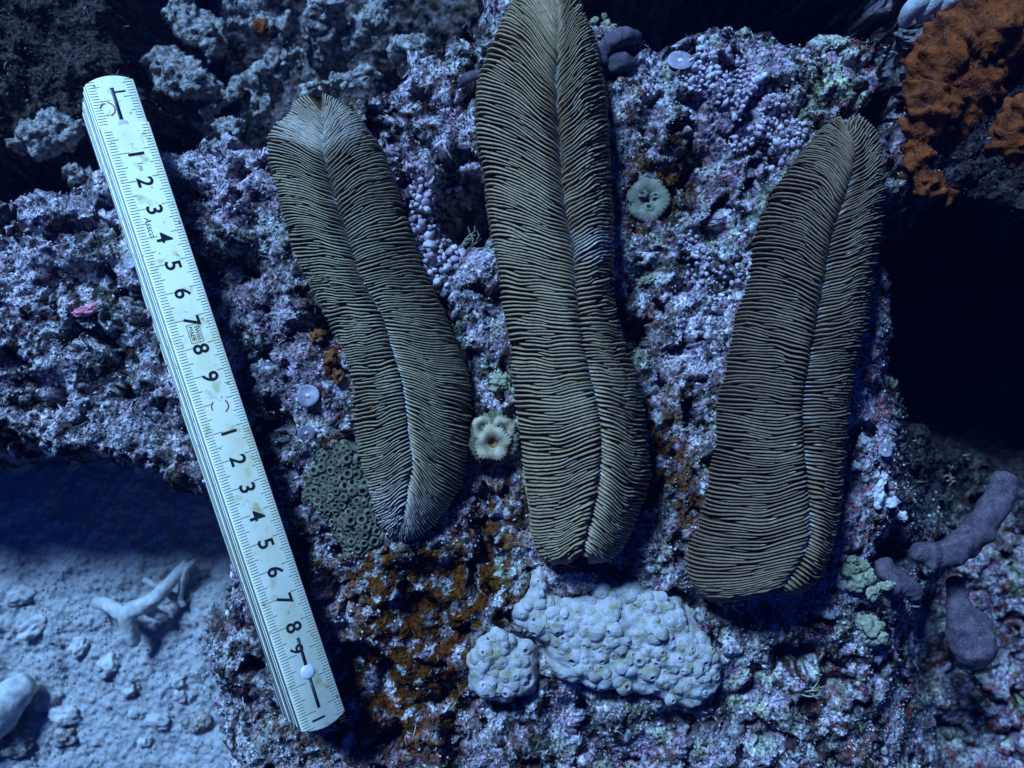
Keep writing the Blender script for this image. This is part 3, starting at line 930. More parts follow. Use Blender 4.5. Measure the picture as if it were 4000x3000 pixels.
            if ci == 1:
                th_ *= np.interp(sig, [0, 0.25, 0.5, 0.75, 1], [1.1, 1.1, 0.85, 0.95, 0.8])
            crowd = np.clip(np.linalg.norm(np.cross(dt, tan), axis=1) / (2 * e) * local * 0.70, 0.012, 1)
            thv = np.minimum(th_, crowd)
            ends = np.clip(np.minimum(q + (0.5 if w0 < 0.05 else 0.0) * 0.04, (1 - q) if w1 < 1 else (1 - q) * 2.5 + 0.02) / 0.22, 0, 1)
            ends = np.sqrt(1 - (1 - ends) ** 2)
            hb = cd['sh'] * tk * (0.85 + 0.3 * rg.random()) * np.interp(w1 - w0, [0.2, 0.6], [0.75, 1.0])
            if ci == 0:
                worn = 1 - 0.65 * np.interp(t, [0, 0.05, 0.11, 0.16], [1, 0.8, 0.6, 0])
            else:
                worn = 1.0
            hv = hb * (0.18 + 0.82 * ends) * worn * (1 + 0.10 * rg.normal(0, 1, m))
            tw = thv * (0.25 + 0.75 * ends)
            lean = 0.25 * noise2(np.full(m, sig * 14.0), w * 1.5, 31 + ci) * hv
            rings = []
            for (a, h, l) in ((-1.0, -0.35, 0), (-0.95, 0.45, 0.4), (-0.62, 0.88, 0.9), (0.0, 1.0, 1.0), (0.62, 0.88, 0.9), (0.95, 0.45, 0.4), (1.0, -0.35, 0)):
                rings.append(p + lat * (a * tw * 0.5 + l * lean)[:, None] + nrm * (h * hv)[:, None])
            Vs = np.stack(rings, 1).reshape(-1, 3)
            Fs = grid_faces(m, 7)
            capf = [(0, 1, 2, 3), (0, 3, 4, 6), (4, 5, 6, 6)]
            o2 = (m - 1) * 7
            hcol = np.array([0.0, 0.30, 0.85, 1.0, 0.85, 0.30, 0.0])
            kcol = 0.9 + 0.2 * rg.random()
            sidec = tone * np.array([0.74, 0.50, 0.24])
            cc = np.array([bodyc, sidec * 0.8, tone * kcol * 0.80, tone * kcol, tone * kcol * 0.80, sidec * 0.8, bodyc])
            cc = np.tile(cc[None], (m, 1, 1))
            if rg.random() < 0.55 and w0 < 0.5:             # bleached tooth at the inner end
                cc[:2, 2:5] = np.maximum(cc[:2, 2:5], np.array([0.48, 0.47, 0.42]) * (0.6 + 0.4 * rg.random()))
            pale = 0.0
            if ci == 0:
                pale = np.interp(t, [0, 0.03, 0.12, 0.17, 0.85, 0.92, 1], [0.0, 0.25, 0.5, 0, 0, 0.6, 0.75])
            elif ci == 1:
                pale = np.interp(t, [0, 0.42, 0.46, 0.50, 0.9, 1], [0, 0, 0.7, 0, 0.05, 0.2]) * (1 if side > 0 else 0.1)
            pale = (np.ones(m) * pale)[:, None, None] * hcol[None, :, None]
            cc = cc * (1 - pale) + np.array([0.50, 0.44, 0.40]) * pale
            Fall = np.vstack([Fs, [[o2 + 0, o2 + 3, o2 + 2, o2 + 1], [o2 + 0, o2 + 6, o2 + 4, o2 + 3], [0, 1, 2, 3], [0, 3, 4, 6]]])
            pieces.append(((w1 - w0) * float(np.linalg.norm(p[-1] - p[0])), Vs - base, Fall, cc.reshape(-1, 3)))
    pieces.sort(key=lambda q: -q[0])
    for (_, Vs, Fs, Cs) in pieces[:298]:
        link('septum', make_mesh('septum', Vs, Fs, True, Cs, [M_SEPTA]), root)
    if len(pieces) > 298:
        off, VV, FF, CC = 0, [], [], []
        for (_, Vs, Fs, Cs) in pieces[298:]:
            VV.append(Vs)
            FF.append(Fs + off)
            CC.append(Cs)
            off += len(Vs)
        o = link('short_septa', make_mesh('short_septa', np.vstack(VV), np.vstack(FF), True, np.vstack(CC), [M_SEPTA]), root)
        o['kind'] = 'stuff'


for ci, cd in enumerate(CORALS):
    build_coral(ci, cd)


# ------------------------------------------------------------------ colonies built as domed patches with corallites
def smoothH(x, y):
    return terrain_med(x, y, 6)


def patch(poly, z, hmax, step, lump_amp, s, edge=0.5):
    """domed patch inside a pixel outline; returns verts, faces, sampler"""
    P2 = np.array([U(a, b, z)[:2] for a, b in poly])
    P2 = resample(np.vstack([P2, P2[:1]]), 90)[:-1]
    lo, hi = P2.min(0) - 0.4, P2.max(0) + 0.4
    xs, ys = np.arange(lo[0], hi[0], step), np.arange(lo[1], hi[1], step)
    X, Y = np.meshgrid(xs, ys)
    sd = poly_sdf(P2, X, Y) + 0.16 * fbm2(X / 0.8, Y / 0.8, 3, s)
    dome = np.sqrt(np.clip(1 - (1 - np.clip(sd / edge, 0, 1)) ** 2, 0, 1))
    inner = sstep(0, 2.2, sd)
    Z = z + hmax * (0.55 * dome + 0.45 * inner) + lump_amp * fbm2(X / 0.9, Y / 0.9, 3, s + 1) * dome - 0.7 * sstep(0.06, -0.25, sd)
    keep = sd > -0.25
    idx = -np.ones(X.shape, int)
    idx[keep] = np.arange(keep.sum())
    V = np.stack([X, Y, Z], -1)[keep]
    q = keep[:-1, :-1] & keep[1:, :-1] & keep[:-1, 1:] & keep[1:, 1:]
    F = np.stack([idx[:-1, :-1][q], idx[:-1, 1:][q], idx[1:, 1:][q], idx[1:, :-1][q]], -1)

    def at(x, y):
        i = int(np.clip((x - xs[0]) / step, 0, len(xs) - 2))
        j = int(np.clip((y - ys[0]) / step, 0, len(ys) - 2))
        n = np.array([-(Z[j, i + 1] - Z[j, i]) / step, -(Z[j + 1, i] - Z[j, i]) / step, 1.0])
        return Z[j, i], n / np.linalg.norm(n), sd[j, i]
    return V, F, at, lo, hi


def scatter(lo, hi, at, rad, count, margin, rg, tries=6000, tight=0.8):
    pts = []
    for _ in range(tries):
        if len(pts) >= count:
            break
        x, y = lo + (hi - lo) * rg.random(2)
        z, n, sd = at(x, y)
        if sd < margin:
            continue
        r = rad * (0.75 + 0.6 * rg.random())
        if all((x - a) ** 2 + (y - b) ** 2 > (tight * (r + c)) ** 2 for a, b, _, _, c in pts):
            pts.append((x, y, z, n, r))
    return pts


def place(name, me, root, base, p, n, r, spin, tilt=(0, 0)):
    o = link(name, me, root, np.asarray(p) - base)
    nn = Vector(n) + Vector((tilt[0], tilt[1], 0))
    o.rotation_mode = 'QUATERNION'
    o.rotation_quaternion = nn.to_track_quat('Z', 'Y') @ Matrix.Rotation(spin, 4, 'Z').to_quaternion()
    o.scale = (r, r, r)
    return o


def corallite_mesh(name, prof, npit, m_out, m_pit, s, seg=14, jit=0.06):
    V, F = lathe(prof, seg)
    V = V * (1 + jit * fbm3(V * 2.5, 2, s))[:, None]
    ids = np.zeros(len(F), int)
    ids[len(F) - npit * seg:] = 1
    return make_mesh(name, V, F, True, None, [m_out, m_pit], ids)


CONE = [(1.75, -0.40), (1.45, -0.04), (1.1, 0.24), (0.84, 0.50), (0.62, 0.70), (0.46, 0.74), (0.34, 0.60), (0.26, 0.32), (0.01, 0.12)]
CONE_SHUT = [(1.75, -0.40), (1.45, -0.04), (1.15, 0.26), (0.90, 0.50), (0.56, 0.72), (0.30, 0.78), (0.14, 0.76), (0.10, 0.68), (0.01, 0.60)]
white_meshes = [corallite_mesh('corallite', CONE, 2, M_WHITE_CORAL, M_PIT, 1), corallite_mesh('corallite', CONE, 2, M_WHITE_CORAL, M_PIT, 6), corallite_mesh('corallite', CONE_SHUT, 1, M_WHITE_CORAL, M_WHITE_CORAL, 9), corallite_mesh('corallite', CONE_SHUT, 1, M_WHITE_CORAL, M_WHITE_CORAL, 15)]
rgw = np.random.default_rng(77)
for poly, lab, cnt, hm in ((WHITE_A, 'small round white lumpy coral colony below the tall mushroom coral', 32, 0.75), (WHITE_B, 'broad white lumpy coral colony with pitted knobs under the mushroom corals', 150, 0.85)):
    V, F, at, lo, hi = patch(poly, 0.05, hm, 0.07, 0.26, 300 + cnt, 0.8)
    base = np.array([*(lo + hi) / 2, 0.0])
    root = thing('lumpy_coral', base, lab, 'coral', 'white lumpy corals')
    link('colony', make_mesh('colony', V - base, F, True, None, [M_WHITE_CORAL]), root)
    for (x, y, z, n, r) in scatter(lo, hi, at, 0.145, cnt, 0.20, rgw):
        openp = rgw.random() < (0.75 if y < base[1] else 0.25)
        me = white_meshes[(0 if openp else 2) + int(rgw.random() * 2)]
        r *= 0.65 + 0.75 * rgw.random()
        place('corallite', me, root, base, (x, y, z - 0.05), n, r, rgw.random() * 6, (0.15 * rgw.normal(), -0.25 + 0.12 * rgw.normal()))

RING = [(1.2, -0.35), (1.10, 0.05), (1.0, 0.38), (0.82, 0.60), (0.62, 0.62), (0.46, 0.46), (0.34, 0.16), (0.20, 0.02), (0.12, 0.10), (0.01, 0.12)]
ol = [corallite_mesh('corallite', RING, 4, M_OLIVE_RIM, M_OLIVE_PIT, k, 14, 0.08) for k in (2, 7)]
V, F, at, lo, hi = patch(OLIVE, -0.15, 0.55, 0.085, 0.14, 420, 0.7)
base = np.array([*(lo + hi) / 2, 0.0])
root = thing('knobby_coral', base, 'dark olive coral with ring-shaped corallites between ruler and short mushroom coral', 'coral')
link('colony', make_mesh('colony', V - base, F, True, None, [M_OLIVE_CORAL]), root)
for (x, y, z, n, r) in scatter(lo, hi, at, 0.150, 130, 0.02, rgw, 9000, 0.70):
    place('corallite', ol[int(rgw.random() * 2)], root, base, (x, y, z - 0.01), n, r, rgw.random() * 6, (0.12 * rgw.normal(), 0.12 * rgw.normal()))


# ------------------------------------------------------------------ small fleshy polyps
def frilled(cx, cy, r, h, seg, ruffle, s, rings=9, drop=0.35, fine=0.05):
    """frilled fleshy lobe around a mouth"""
    a = np.linspace(0, 2 * np.pi, seg, endpoint=False)
    rr = np.concatenate([np.linspace(0.05, 1, rings), [1.02, 0.92]])
    V = []
    for i, q in enumerate(rr):
        teeth = 1 + fine * np.cos(a * (seg // 2)) * (q > 0.3) * q
        big = 1 + ruffle * noise2(np.cos(a) * 1.6, np.sin(a) * 1.6, s) * q
        rad = r * q * big * (teeth if i >= rings - 3 else 1 + 0.02 * np.cos(a * (seg // 2)))
        z = h * math.sin(min(q, 1) * 2.2) * (1 + 0.25 * noise2(np.cos(a) * 1.3, np.sin(a) * 1.3, s + 3)) + 0.035 * np.cos(a * (seg // 2)) * (0.2 < q < 0.97)
        if i >= rings:
            z = z - drop * (i - rings + 1) * 0.5
        V.append(np.stack([cx + rad * np.cos(a), cy + rad * np.sin(a), z], -1))
    return np.vstack(V), grid_faces(len(rr), seg, wrap=True), (np.arange(len(rr) - 1)[:, None] < 2) & np.ones((1, seg), bool)


c = U(1925, 1715, 0.5)
gz = smoothH(c[0], c[1])
base = np.array([c[0], c[1], max(gz + 0.1, 0.30)])
root = thing('frilled_polyp_coral', base, 'cream frilled polyp with brown mouth between the two left mushroom corals', 'coral')
V, F, _ = frilled(0, 0, 0.92, 0.30, 60, 0.10, 3, drop=0.9)
V[:, 2] += 0.12
link('skirt', make_mesh('skirt', V, F, True, None, [M_GREEN_BASE]), root)
for (dx, dy, r, h, z, s) in ((0.02, -0.12, 0.62, 0.34, 0.32, 5), (-0.33, 0.42, 0.42, 0.26, 0.24, 8), (0.35, 0.38, 0.44, 0.26, 0.26, 12)):
    V, F, mm = frilled(dx, dy, r, h, 64, 0.22, s)
    V[:, 2] += z
    link('lobe', make_mesh('lobe', V, F, True, None, [M_CREAM, M_BROWN_MOUTH], mm.ravel().astype(int)), root)

c = U(2535, 775, 0.3)
base = np.array([c[0], c[1], max(smoothH(c[0], c[1]), -0.2)])
root = thing('round_polyp_coral', base, 'round grey-olive polyp with paired mouths right of the longest mushroom coral', 'coral')
V, F, mm = frilled(0, 0, 0.80, 0.36, 56, 0.10, 21, drop=0.8, fine=0.03)
link('disc', make_mesh('disc', V, F, True, None, [M_OLIVE_POLYP]), root)
for (dx, dy, r) in ((-0.22, 0.22, 0.12), (0.26, 0.16, 0.10), (0.02, -0.26, 0.13)):
    pv, pf = lathe([(1.2, -0.10), (0.8, 0.05), (0.5, 0.02), (0.25, -0.12), (0.01, -0.3)], 20)
    pv[:, 0] *= 1.5
    pv[:, :2] *= (1 + 0.16 * np.cos(np.arctan2(pv[:, 1], pv[:, 0]) * 10))[:, None]
    link('mouth', make_mesh('mouth', pv * r + np.array([dx, dy, 0.345]), pf, True, None, [M_OLIVE_POLYP, M_OLIVE_PIT], (np.arange(len(pf)) >= 40).astype(int)), root)

# flat pale disc algae
for (px, py, r, tx, ty, lab) in ((1195, 1545, 0.40, 0.05, 0.1, 'lilac disc alga with bright centre right of the ruler numerals'),
                                 (1195, 1692, 0.30, 0.35, -0.2, 'small worn lilac disc alga below the brighter disc by the ruler'),
                                 (2650, 252, 0.46, 0.0, 0.55, 'largest grey disc alga above the purple knobs near the hollow'),
                                 (2703, 430, 0.36, -0.1, 0.2, 'grey disc alga at the left edge of the purple knobs'),
                                 (3478, 1762, 0.26, 0.2, 0.3, 'small dim disc alga right of the curved brown mushroom coral'),
                                 (512, 1030, 0.22, 0.1, 0.4, 'tiny pale disc alga on the shelf left of the ruler')):
    c = U(px, py, 0.3)
    z = smoothH(c[0], c[1]) + 0.25
    root = thing('disc_alga', (c[0], c[1], z - 0.2), lab, 'alga', 'disc algae on the rock')
    V, F = lathe([(0.12, -1.2), (0.14, -0.2), (0.5, -0.10), (1.0, 0.02), (1.03, 0.06), (0.98, 0.10), (0.75, 0.07), (0.4, 0.02), (0.20, 0.03), (0.001, 0.04)], 40)
    a = np.arctan2(V[:, 1], V[:, 0])
    V[:, :2] *= (1 + 0.03 * np.cos(a * 3 + px) + 0.02 * np.cos(a * 20))[:, None]
    V[:, 2] += 0.012 * np.cos(a * 20) + 0.05 * np.cos(a * 2 + py)
    q = Vector((tx, ty, 1)).to_track_quat('Z', 'Y').to_matrix()
    Rm = np.array(q)
    link('disc', make_mesh('disc', (V * r) @ Rm.T + np.array([0, 0, 0.2]), F, True, None, [M_DISC]), root)
    V, F = lathe([(0.22, 0.03), (0.20, 0.09), (0.10, 0.12), (0.001, 0.125)], 16)
    link('centre', make_mesh('centre', (V * r) @ Rm.T + np.array([0, 0, 0.2]), F, True, None, [M_DISC_EYE]), root)

# ------------------------------------------------------------------ knobbly coralline algae: clusters of countable knobs
V1, F1 = ico(2)
knob_meshes = []
for k in range(6):
    W = V1 * (1 + 0.34 * fbm3(V1 * 1.4 + k * 2.3, 3, k))[:, None]
    W[:, 2] *= 1.25
    knob_meshes.append(make_mesh('knob', W, F1, True, None, [M_NODULE if k % 2 else M_NODULE_PALE]))
rgk = np.random.default_rng(5)


def knob_cluster(spots, lab, crust_poly, zlift, dens_r=1.0, pale=0.5):
    P = np.array(spots, float)
    c0 = P[:, :2].mean(0)
    cc = U(c0[0], c0[1], 0)
    base = np.array([cc[0], cc[1], smoothH(cc[0], cc[1])])
    root = thing('knobbly_alga', base, lab, 'alga', 'knobbly coralline algae')
    for (px, py, r) in spots:
        p = U(px, py, zlift)
        z = smoothH(p[0], p[1])
        p = U(px, py, z)
        z = max(smoothH(p[0], p[1]), terrain_at(p[0], p[1]) - 0.05)
        kp = int(rgk.random() * 3) * 2 + (0 if rgk.random() < pale else 1)
        o = link('knob', knob_meshes[kp], root, np.array([p[0], p[1], z + r * 0.55]) - base)
        o.scale = (r * (0.8 + 0.4 * rgk.random()), r * (0.8 + 0.4 * rgk.random()), r * (0.8 + 0.7 * rgk.random()))
        o.rotation_euler = (rgk.normal() * 0.3, rgk.normal() * 0.3, rgk.random() * 6)
    return root


def blobspots(regions, n, rmin, rmax, sep, rg):
    out = []
    for _ in range(n * 30):
        if len(out) >= n:
            break
        cx, cy, rx, ry = regions[int(rg.random() * len(regions))]
        a, q = rg.random() * 6.283, math.sqrt(rg.random())
        x, y = cx + rx * q * math.cos(a), cy + ry * q * math.sin(a)
        r = rmin + (rmax - rmin) * rg.random() ** 1.7
        if all((x - u) ** 2 + (y - v) ** 2 > ((r + w) * K0 * sep) ** 2 for u, v, w in out):
            out.append((x, y, r))
    return out


knob_cluster(blobspots([(1660, 900, 60, 60), (1730, 1000, 90, 60), (1700, 1060, 80, 60), (1620, 830, 50, 60), (1690, 1120, 60, 50), (1650, 760, 60, 60), (1740, 780, 80, 60)], 120, 0.09, 0.19, 0.66, rgk),
             'purple knobbly alga in the dark hollow between left and middle mushroom corals', None, -1.0, pale=0.6)
knob_cluster(blobspots([(2780, 250, 90, 60), (2860, 330, 130, 80), (2960, 420, 110, 90), (2980, 520, 70, 70), (2880, 560, 40, 40), (2720, 310, 60, 50), (3000, 620, 50, 50), (2930, 360, 120, 80), (3090, 520, 50, 60), (2830, 260, 80, 60)], 240, 0.06, 0.145, 0.74, rgk),
             'large patch of lilac knobbly alga above the curved brown mushroom coral', None, 0.2, pale=0.7)
knob_cluster(blobspots([(2690, 960, 40, 60), (2740, 1030, 60, 60), (2840, 1090, 60, 40), (2900, 1060, 40, 50), (2720, 1090, 50, 30)], 55, 0.065, 0.12, 0.72, rgk),
             'small purple knobbly alga left of the curved brown mushroom coral', None, 0.2, pale=0.45)

# ------------------------------------------------------------------ sponges


def sponge_bumps(scale, amp, s):
    def f(V):
        q = noise3(V * scale, s)
        return amp * np.clip(q - 0.15, 0, 1) * 2.2 - 0.5 * amp * np.clip(-q - 0.35, 0, 1) * 2
    return f


def pathz(pts):
    return [U(x, y, z) for x, y, z in pts]


def multi_tube_thing(name, lab, cat, group, tubes, mat, part, pores=0, pore_r=0.05, s=0, pore_name='pore'):
    base = np.array(tubes[0][0][0])
    base = U(*base)
    root = thing(name, base, lab, cat, group)
    rg = np.random.default_rng(400 + s)
    for k, (pts, rad, seg, rough, sc, nseg, flat, extra) in enumerate(tubes):
        V, F = tube(pathz(pts), rad, seg, rough, sc, s + k, nseg, flat, extra)
        link(part, make_mesh(part, V - base, F, True, None, [mat]), root)
        if pores:
            n_ = V.reshape(nseg, seg, 3)
            pv, pf = lathe([(1.5, -0.35), (1.2, 0.10), (0.95, 0.12), (0.75, -0.1), (0.01, -0.4)], 10)
            pm = make_mesh(pore_name, pv, pf, True, None, [mat, M_PORE], (np.arange(len(pf)) >= 20).astype(int))
            for _ in range(pores):
                i = int(rg.integers(5, nseg - 6))
                j = int(seg * (0.08 + 0.34 * rg.random()))
                p = n_[i, j]
                cen = n_[i].mean(0)
                place(pore_name, pm, root, base, p, (p - cen) / (np.linalg.norm(p - cen) + 1e-9), pore_r * (0.6 + 0.8 * rg.random()), 0.0)
    return root


sb = sponge_bumps(3.2, 0.20, 3)
multi_tube_thing('orange_sponge', 'bumpy orange sponge arching over the rock in the top corner', 'sponge', None, [
    ([(4120, 90, 1.6), (3950, 70, 1.7), (3800, 130, 1.4), (3690, 250, 1.0), (3640, 400, 0.5)], (0.7, 1.1, 1.25, 1.15, 0.9), 56, 0.22, 1.3, 110, 0.7, sb),
    ([(3660, 330, 1.3), (3620, 480, 1.2), (3590, 600, 1.0), (3610, 700, 0.7), (3680, 770, 0.4), (3700, 810, 0.1)], (0.95, 0.8, 0.55, 0.5, 0.5, 0.35), 44, 0.18, 1.6, 90, 0.75, sb),
    ([(3860, 150, 1.5), (3800, 330, 1.1), (3730, 480, 0.7), (3670, 560, 0.3)], (0.9, 0.9, 0.7, 0.4), 44, 0.2, 1.5, 80, 0.6, sb),
], M_ORANGE, 'lobe', pores=70, pore_r=0.05, s=3)
multi_tube_thing('orange_sponge', 'smaller orange sponge lump cut off by the edge of the picture', 'sponge', None, [
    ([(4100, 380, 1.6), (4010, 470, 1.4), (3965, 560, 1.0), (4000, 650, 0.6), (4090, 680, 0.6)], (0.7, 0.75, 0.7, 0.6, 0.5), 44, 0.22, 1.4, 80, 0.8, sb),
], M_ORANGE, 'lobe', pores=8, pore_r=0.05, s=9)
sm = sponge_bumps(1.7, 0.12, 8)
multi_tube_thing('mauve_sponge', 'mauve tube sponge bent like an elbow at the shaded edge', 'sponge', 'mauve sponges', [
    ([(3930, 1840, -1.6), (3900, 1960, -1.6), (3830, 2060, -1.7), (3720, 2140, -1.8), (3600, 2190, -2.0)], (0.42, 0.52, 0.55, 0.60, 0.55), 28, 0.10, 0.8, 60, 1.0, sm),
    ([(3680, 2170, -1.8), (3610, 2160, -1.5), (3560, 2150, -1.4)], (0.55, 0.5, 0.32), 28, 0.08, 0.8, 40, 1.0, sm),
], M_MAUVE, 'lobe', pores=16, pore_r=0.06, s=21)
multi_tube_thing('mauve_sponge', 'short mauve finger sponge beside the yellow-green lump', 'sponge', 'mauve sponges', [
    ([(3440, 2180, -0.9), (3470, 2240, -0.7), (3540, 2290, -0.8), (3590, 2320, -1.1)], (0.36, 0.42, 0.42, 0.28), 28, 0.08, 0.9, 50, 1.0, sm),
], M_MAUVE, 'lobe', pores=12, pore_r=0.06, s=25)
multi_tube_thing('mauve_sponge', 'blue-grey mauve sponge mound in the hazy lower corner', 'sponge', 'mauve sponges', [
    ([(3720, 2250, -3.2), (3740, 2330, -3.2), (3770, 2430, -3.0), (3800, 2520, -3.0), (3790, 2590, -3.4)], (0.35, 0.5, 0.8, 0.9, 0.6), 32, 0.16, 0.8, 60, 0.9, sm),
], M_MAUVE, 'lobe', pores=10, pore_r=0.07, s=29)
multi_tube_thing('mauve_sponge', 'lobed mauve-grey sponge beside the top of the longest mushroom coral', 'sponge', 'mauve sponges', [
    ([(2340, 250, 0.4), (2365, 190, 0.7), (2410, 150, 0.9), (2460, 145, 0.7), (2475, 165, 0.4)], (0.40, 0.42, 0.36, 0.30, 0.2), 28, 0.10, 1.2, 60, 0.8, sm),
    ([(2385, 215, 0.5), (2430, 240, 0.6), (2465, 255, 0.3)], (0.35, 0.38, 0.25), 28, 0.10, 1.2, 40, 0.8, sm),
], M_MAUVE, 'lobe', pores=5, pore_r=0.035, s=33)
multi_tube_thing('mauve_sponge', 'thin dull finger sponge pressed against the longest mushroom coral', 'sponge', 'mauve sponges', [
    ([(1790, 330, 0.3), (1840, 300, 0.5), (1880, 285, 0.5)], (0.16, 0.24, 0.22), 22, 0.06, 1.2, 40, 0.8, sm),
], M_MAUVE, 'lobe', s=37)

# pale ribbed coral at the very top of the picture
base = U(3700, 20, 1.2)
root = thing('ribbed_coral', base, 'pale blue-green ribbed coral above the orange sponge', 'coral')
for k in range(5):
    x0 = 3580 + 70 * k
    V, F = tube(pathz([(x0 - 60, 110 - 18 * k, 0.4 + 0.2 * k), (x0 - 20, 40 - 14 * k, 1.0 + 0.2 * k), (x0 + 60, -30 - 10 * k, 1.3 + 0.2 * k), (x0 + 160, -90, 1.4 + 0.2 * k)]), (0.18, 0.32, 0.36, 0.3), 22, 0.05, 1.5, k, 40, 1.0, None)
    link('rib', make_mesh('rib', V - base, F, True, None, [M_PALE_STONE]), root)


# ------------------------------------------------------------------ small lumps, shells and crusts
def lump_thing(name, lab, cat, parts, mat, part='lobe', group=None, sub=3):
    p0 = parts[0]
    c = U(p0[0], p0[1], 0)
    z0 = smoothH(c[0], c[1])
    c = U(p0[0], p0[1], z0)
    z0 = max(smoothH(c[0], c[1]), -2.5)
    base = np.array([c[0], c[1], z0])
    root = thing(name, base, lab, cat, group)
    for k, (px, py, r, el, rot) in enumerate(parts):
        c = U(px, py, z0 + 0.2)
        V, F = chunk((c[0], c[1], z0 + 0.12 + 0.35 * r), (r * el, r, r * 0.8), k * 3 + int(px) % 17, 0.42, 1.3, sub + 1, rot)
        link(part, make_mesh(part, V - base, F, True, None, [mat]), root)
    return root


lump_thing('lobed_crust', 'yellow-green lobed crust above the dark gap below the curved coral', 'crust',
           [(3320, 2230, .24, 1.2, .3), (3350, 2275, .30, 1.2, .8), (3390, 2250, .26, 1, 0), (3410, 2310, .24, 1.4, 1.2), (3460, 2290, .20, 1.6, .2), (3330, 2190, .16, 1.4, .4), (3375, 2215, .18, 1.1, 1)], M_LIME, sub=3)
lump_thing('lobed_crust', 'single pale green lump on the slope below the yellow-green crust', 'crust', [(3400, 2450, .34, 1.3, -.5), (3435, 2490, .26, 1.1, 0), (3370, 2430, .2, 1.3, .6)], M_LIME)
lump_thing('lobed_crust', 'small green-white knob between the middle and left mushroom corals', 'crust', [(1945, 1490, .20, 1.2, 0), (1975, 1475, .16, 1, 0), (1935, 1515, .14, 1.4, .6), (1965, 1505, .17, 1, 0)], M_LIME)
lump_thing('lobed_crust', 'pale wavy crust flake right of the middle mushroom coral', 'crust', [(2515, 1095, .15, 1.6, .1), (2545, 1088, .16, 1.2, .8), (2562, 1098, .12, 1.5, -.4)], M_LIME)
lump_thing('bead_alga', 'yellowish bead cluster at the rim of the dark hollow', 'alga', [(2322, 80, .15, 1, 0), (2360, 62, .12, 1, 0), (2370, 90, .16, 1, 0), (2395, 105, .13, 1, 0), (2350, 110, .13, 1, 0), (2340, 140, .14, 1, 0), (2410, 125, .10, 1, 0)], M_LIME, 'bead', 'bead algae', 2)
lump_thing('bead_alga', 'bright white bead cluster at the top of the lilac knobs', 'alga', [(2742, 158, .16, 1, 0), (2765, 165, .15, 1, 0), (2735, 190, .15, 1, 0), (2755, 185, .13, 1, 0)], M_SHELL, 'bead', 'bead algae', 2)
lump_thing('shell_fragment', 'curved white shell fragment on the pink rubble at right', 'shell', [(3455, 1865, .13, 1.3, 1.2), (3440, 1900, .15, 1.7, 1.1), (3435, 1940, .19, 1.5, 1.4), (3430, 1970, .14, 1.4, 1.7)], M_SHELL)
lump_thing('shell_fragment', 'stubby white chip just below the curved shell fragment', 'shell', [(3485, 1965, .17, 1.6, .5)], M_SHELL)
lump_thing('shell_fragment', 'broken white chip lying above the mauve elbow sponge', 'shell', [(3520, 2015, .17, 1.3, -.4)], M_SHELL)
lump_thing('pale_lump', 'grey-green lump against the flank of the curved brown coral', 'rock', [(3372, 1728, .27, .9, .2), (3390, 1745, .2, 1, 0)], M_PALE_STONE)
lump_thing('pale_lump', 'thin pale lump by the lower flank of the curved brown coral', 'rock', [(3345, 1820, .17, .9, .8)], M_PALE_STONE)
lump_thing('red_crust', 'dark red crust at the foot of the longest mushroom coral', 'crust', [(2240, 2195, .22, 1.5, .1), (2280, 2185, .18, 1.4, -.2), (2215, 2205, .16, 1.3, .3)], M_RED)
lump_thing('red_alga', 'pink-red alga scrap on the shelf left of the ruler', 'alga', [(330, 1215, .17, 2.2, .1), (360, 1200, .13, 1.8, .6), (300, 1225, .10, 2, -.2)], M_PINK)
lump_thing('brown_alga', 'rust brown fuzzy alga beside the waist of the short coral', 'alga', [(1240, 1310, .25, 1, 0), (1290, 1400, .28, 1, .5), (1320, 1470, .24, 1, 0)], M_RUST)

# ------------------------------------------------------------------ dead coral rubble behind the reef crest
def rubble(lab, tubes, mat=M_RUBBLE, s=0, rough=0.34, name='dead_coral_branch', cat='dead coral', group='dead coral rubble'):
    base = U(*tubes[0][0][0])
    root = thing(name, base, lab, cat, group)
    for k, (pts, rad) in enumerate(tubes):
        V, F = tube(pathz(pts), rad, 44, rough, 1.5, s + k, 90, 1.0, (lambda q: -0.22 * np.abs(fbm3(q * 2.6, 3, s + 9))) if rough > 0.2 else None)
        link('branch', make_mesh('branch', V - base, F, True, None, [mat]), root)


rubble('upright stump of dead coral behind the short mushroom coral', [([(1300, 300, -7), (1290, 180, -5), (1275, 80, -3.6), (1262, -20, -3.0)], (.75, .8, .8, .7))], s=1)
rubble('dead coral branch leaning out of the stump into the blue gap', [([(1330, 190, -5), (1390, 130, -4.2), (1450, 80, -4), (1520, 20, -3.8), (1570, -40, -3.8)], (.5, .55, .5, .45, .4))], s=3)
rubble('arched dead branch just behind the tip of the short mushroom coral', [([(1180, 400, -4.5), (1230, 340, -3.6), (1290, 330, -3.2), (1370, 310, -3.0), (1440, 295, -3.0), (1500, 300, -3.6)], (.3, .4, .36, .34, .3, .2))], s=5)
rubble('forked dead coral at the upper middle left', [([(1010, 400, -5.5), (1050, 300, -4.6), (1090, 210, -4.2), (1130, 120, -4.2)], (.55, .6, .5, .4)), ([(1070, 260, -4.4), (1130, 230, -4.0), (1190, 240, -4.2)], (.45, .4, .3))], s=7)
rubble('knobby dead coral piece with an orange spot behind', [([(950, 40, -5), (1010, 90, -4.4), (1080, 80, -4.2), (1150, 60, -4.6)], (.6, .8, .7, .5))], s=9)
rubble('hollowed dead coral shell lying above the ruler top', [([(800, 470, -5.5), (850, 400, -4.8), (930, 350, -4.4), (990, 350, -4.4), (1000, 430, -4.8), (940, 460, -5.0)], (.35, .4, .42, .4, .4, .3))], s=11)
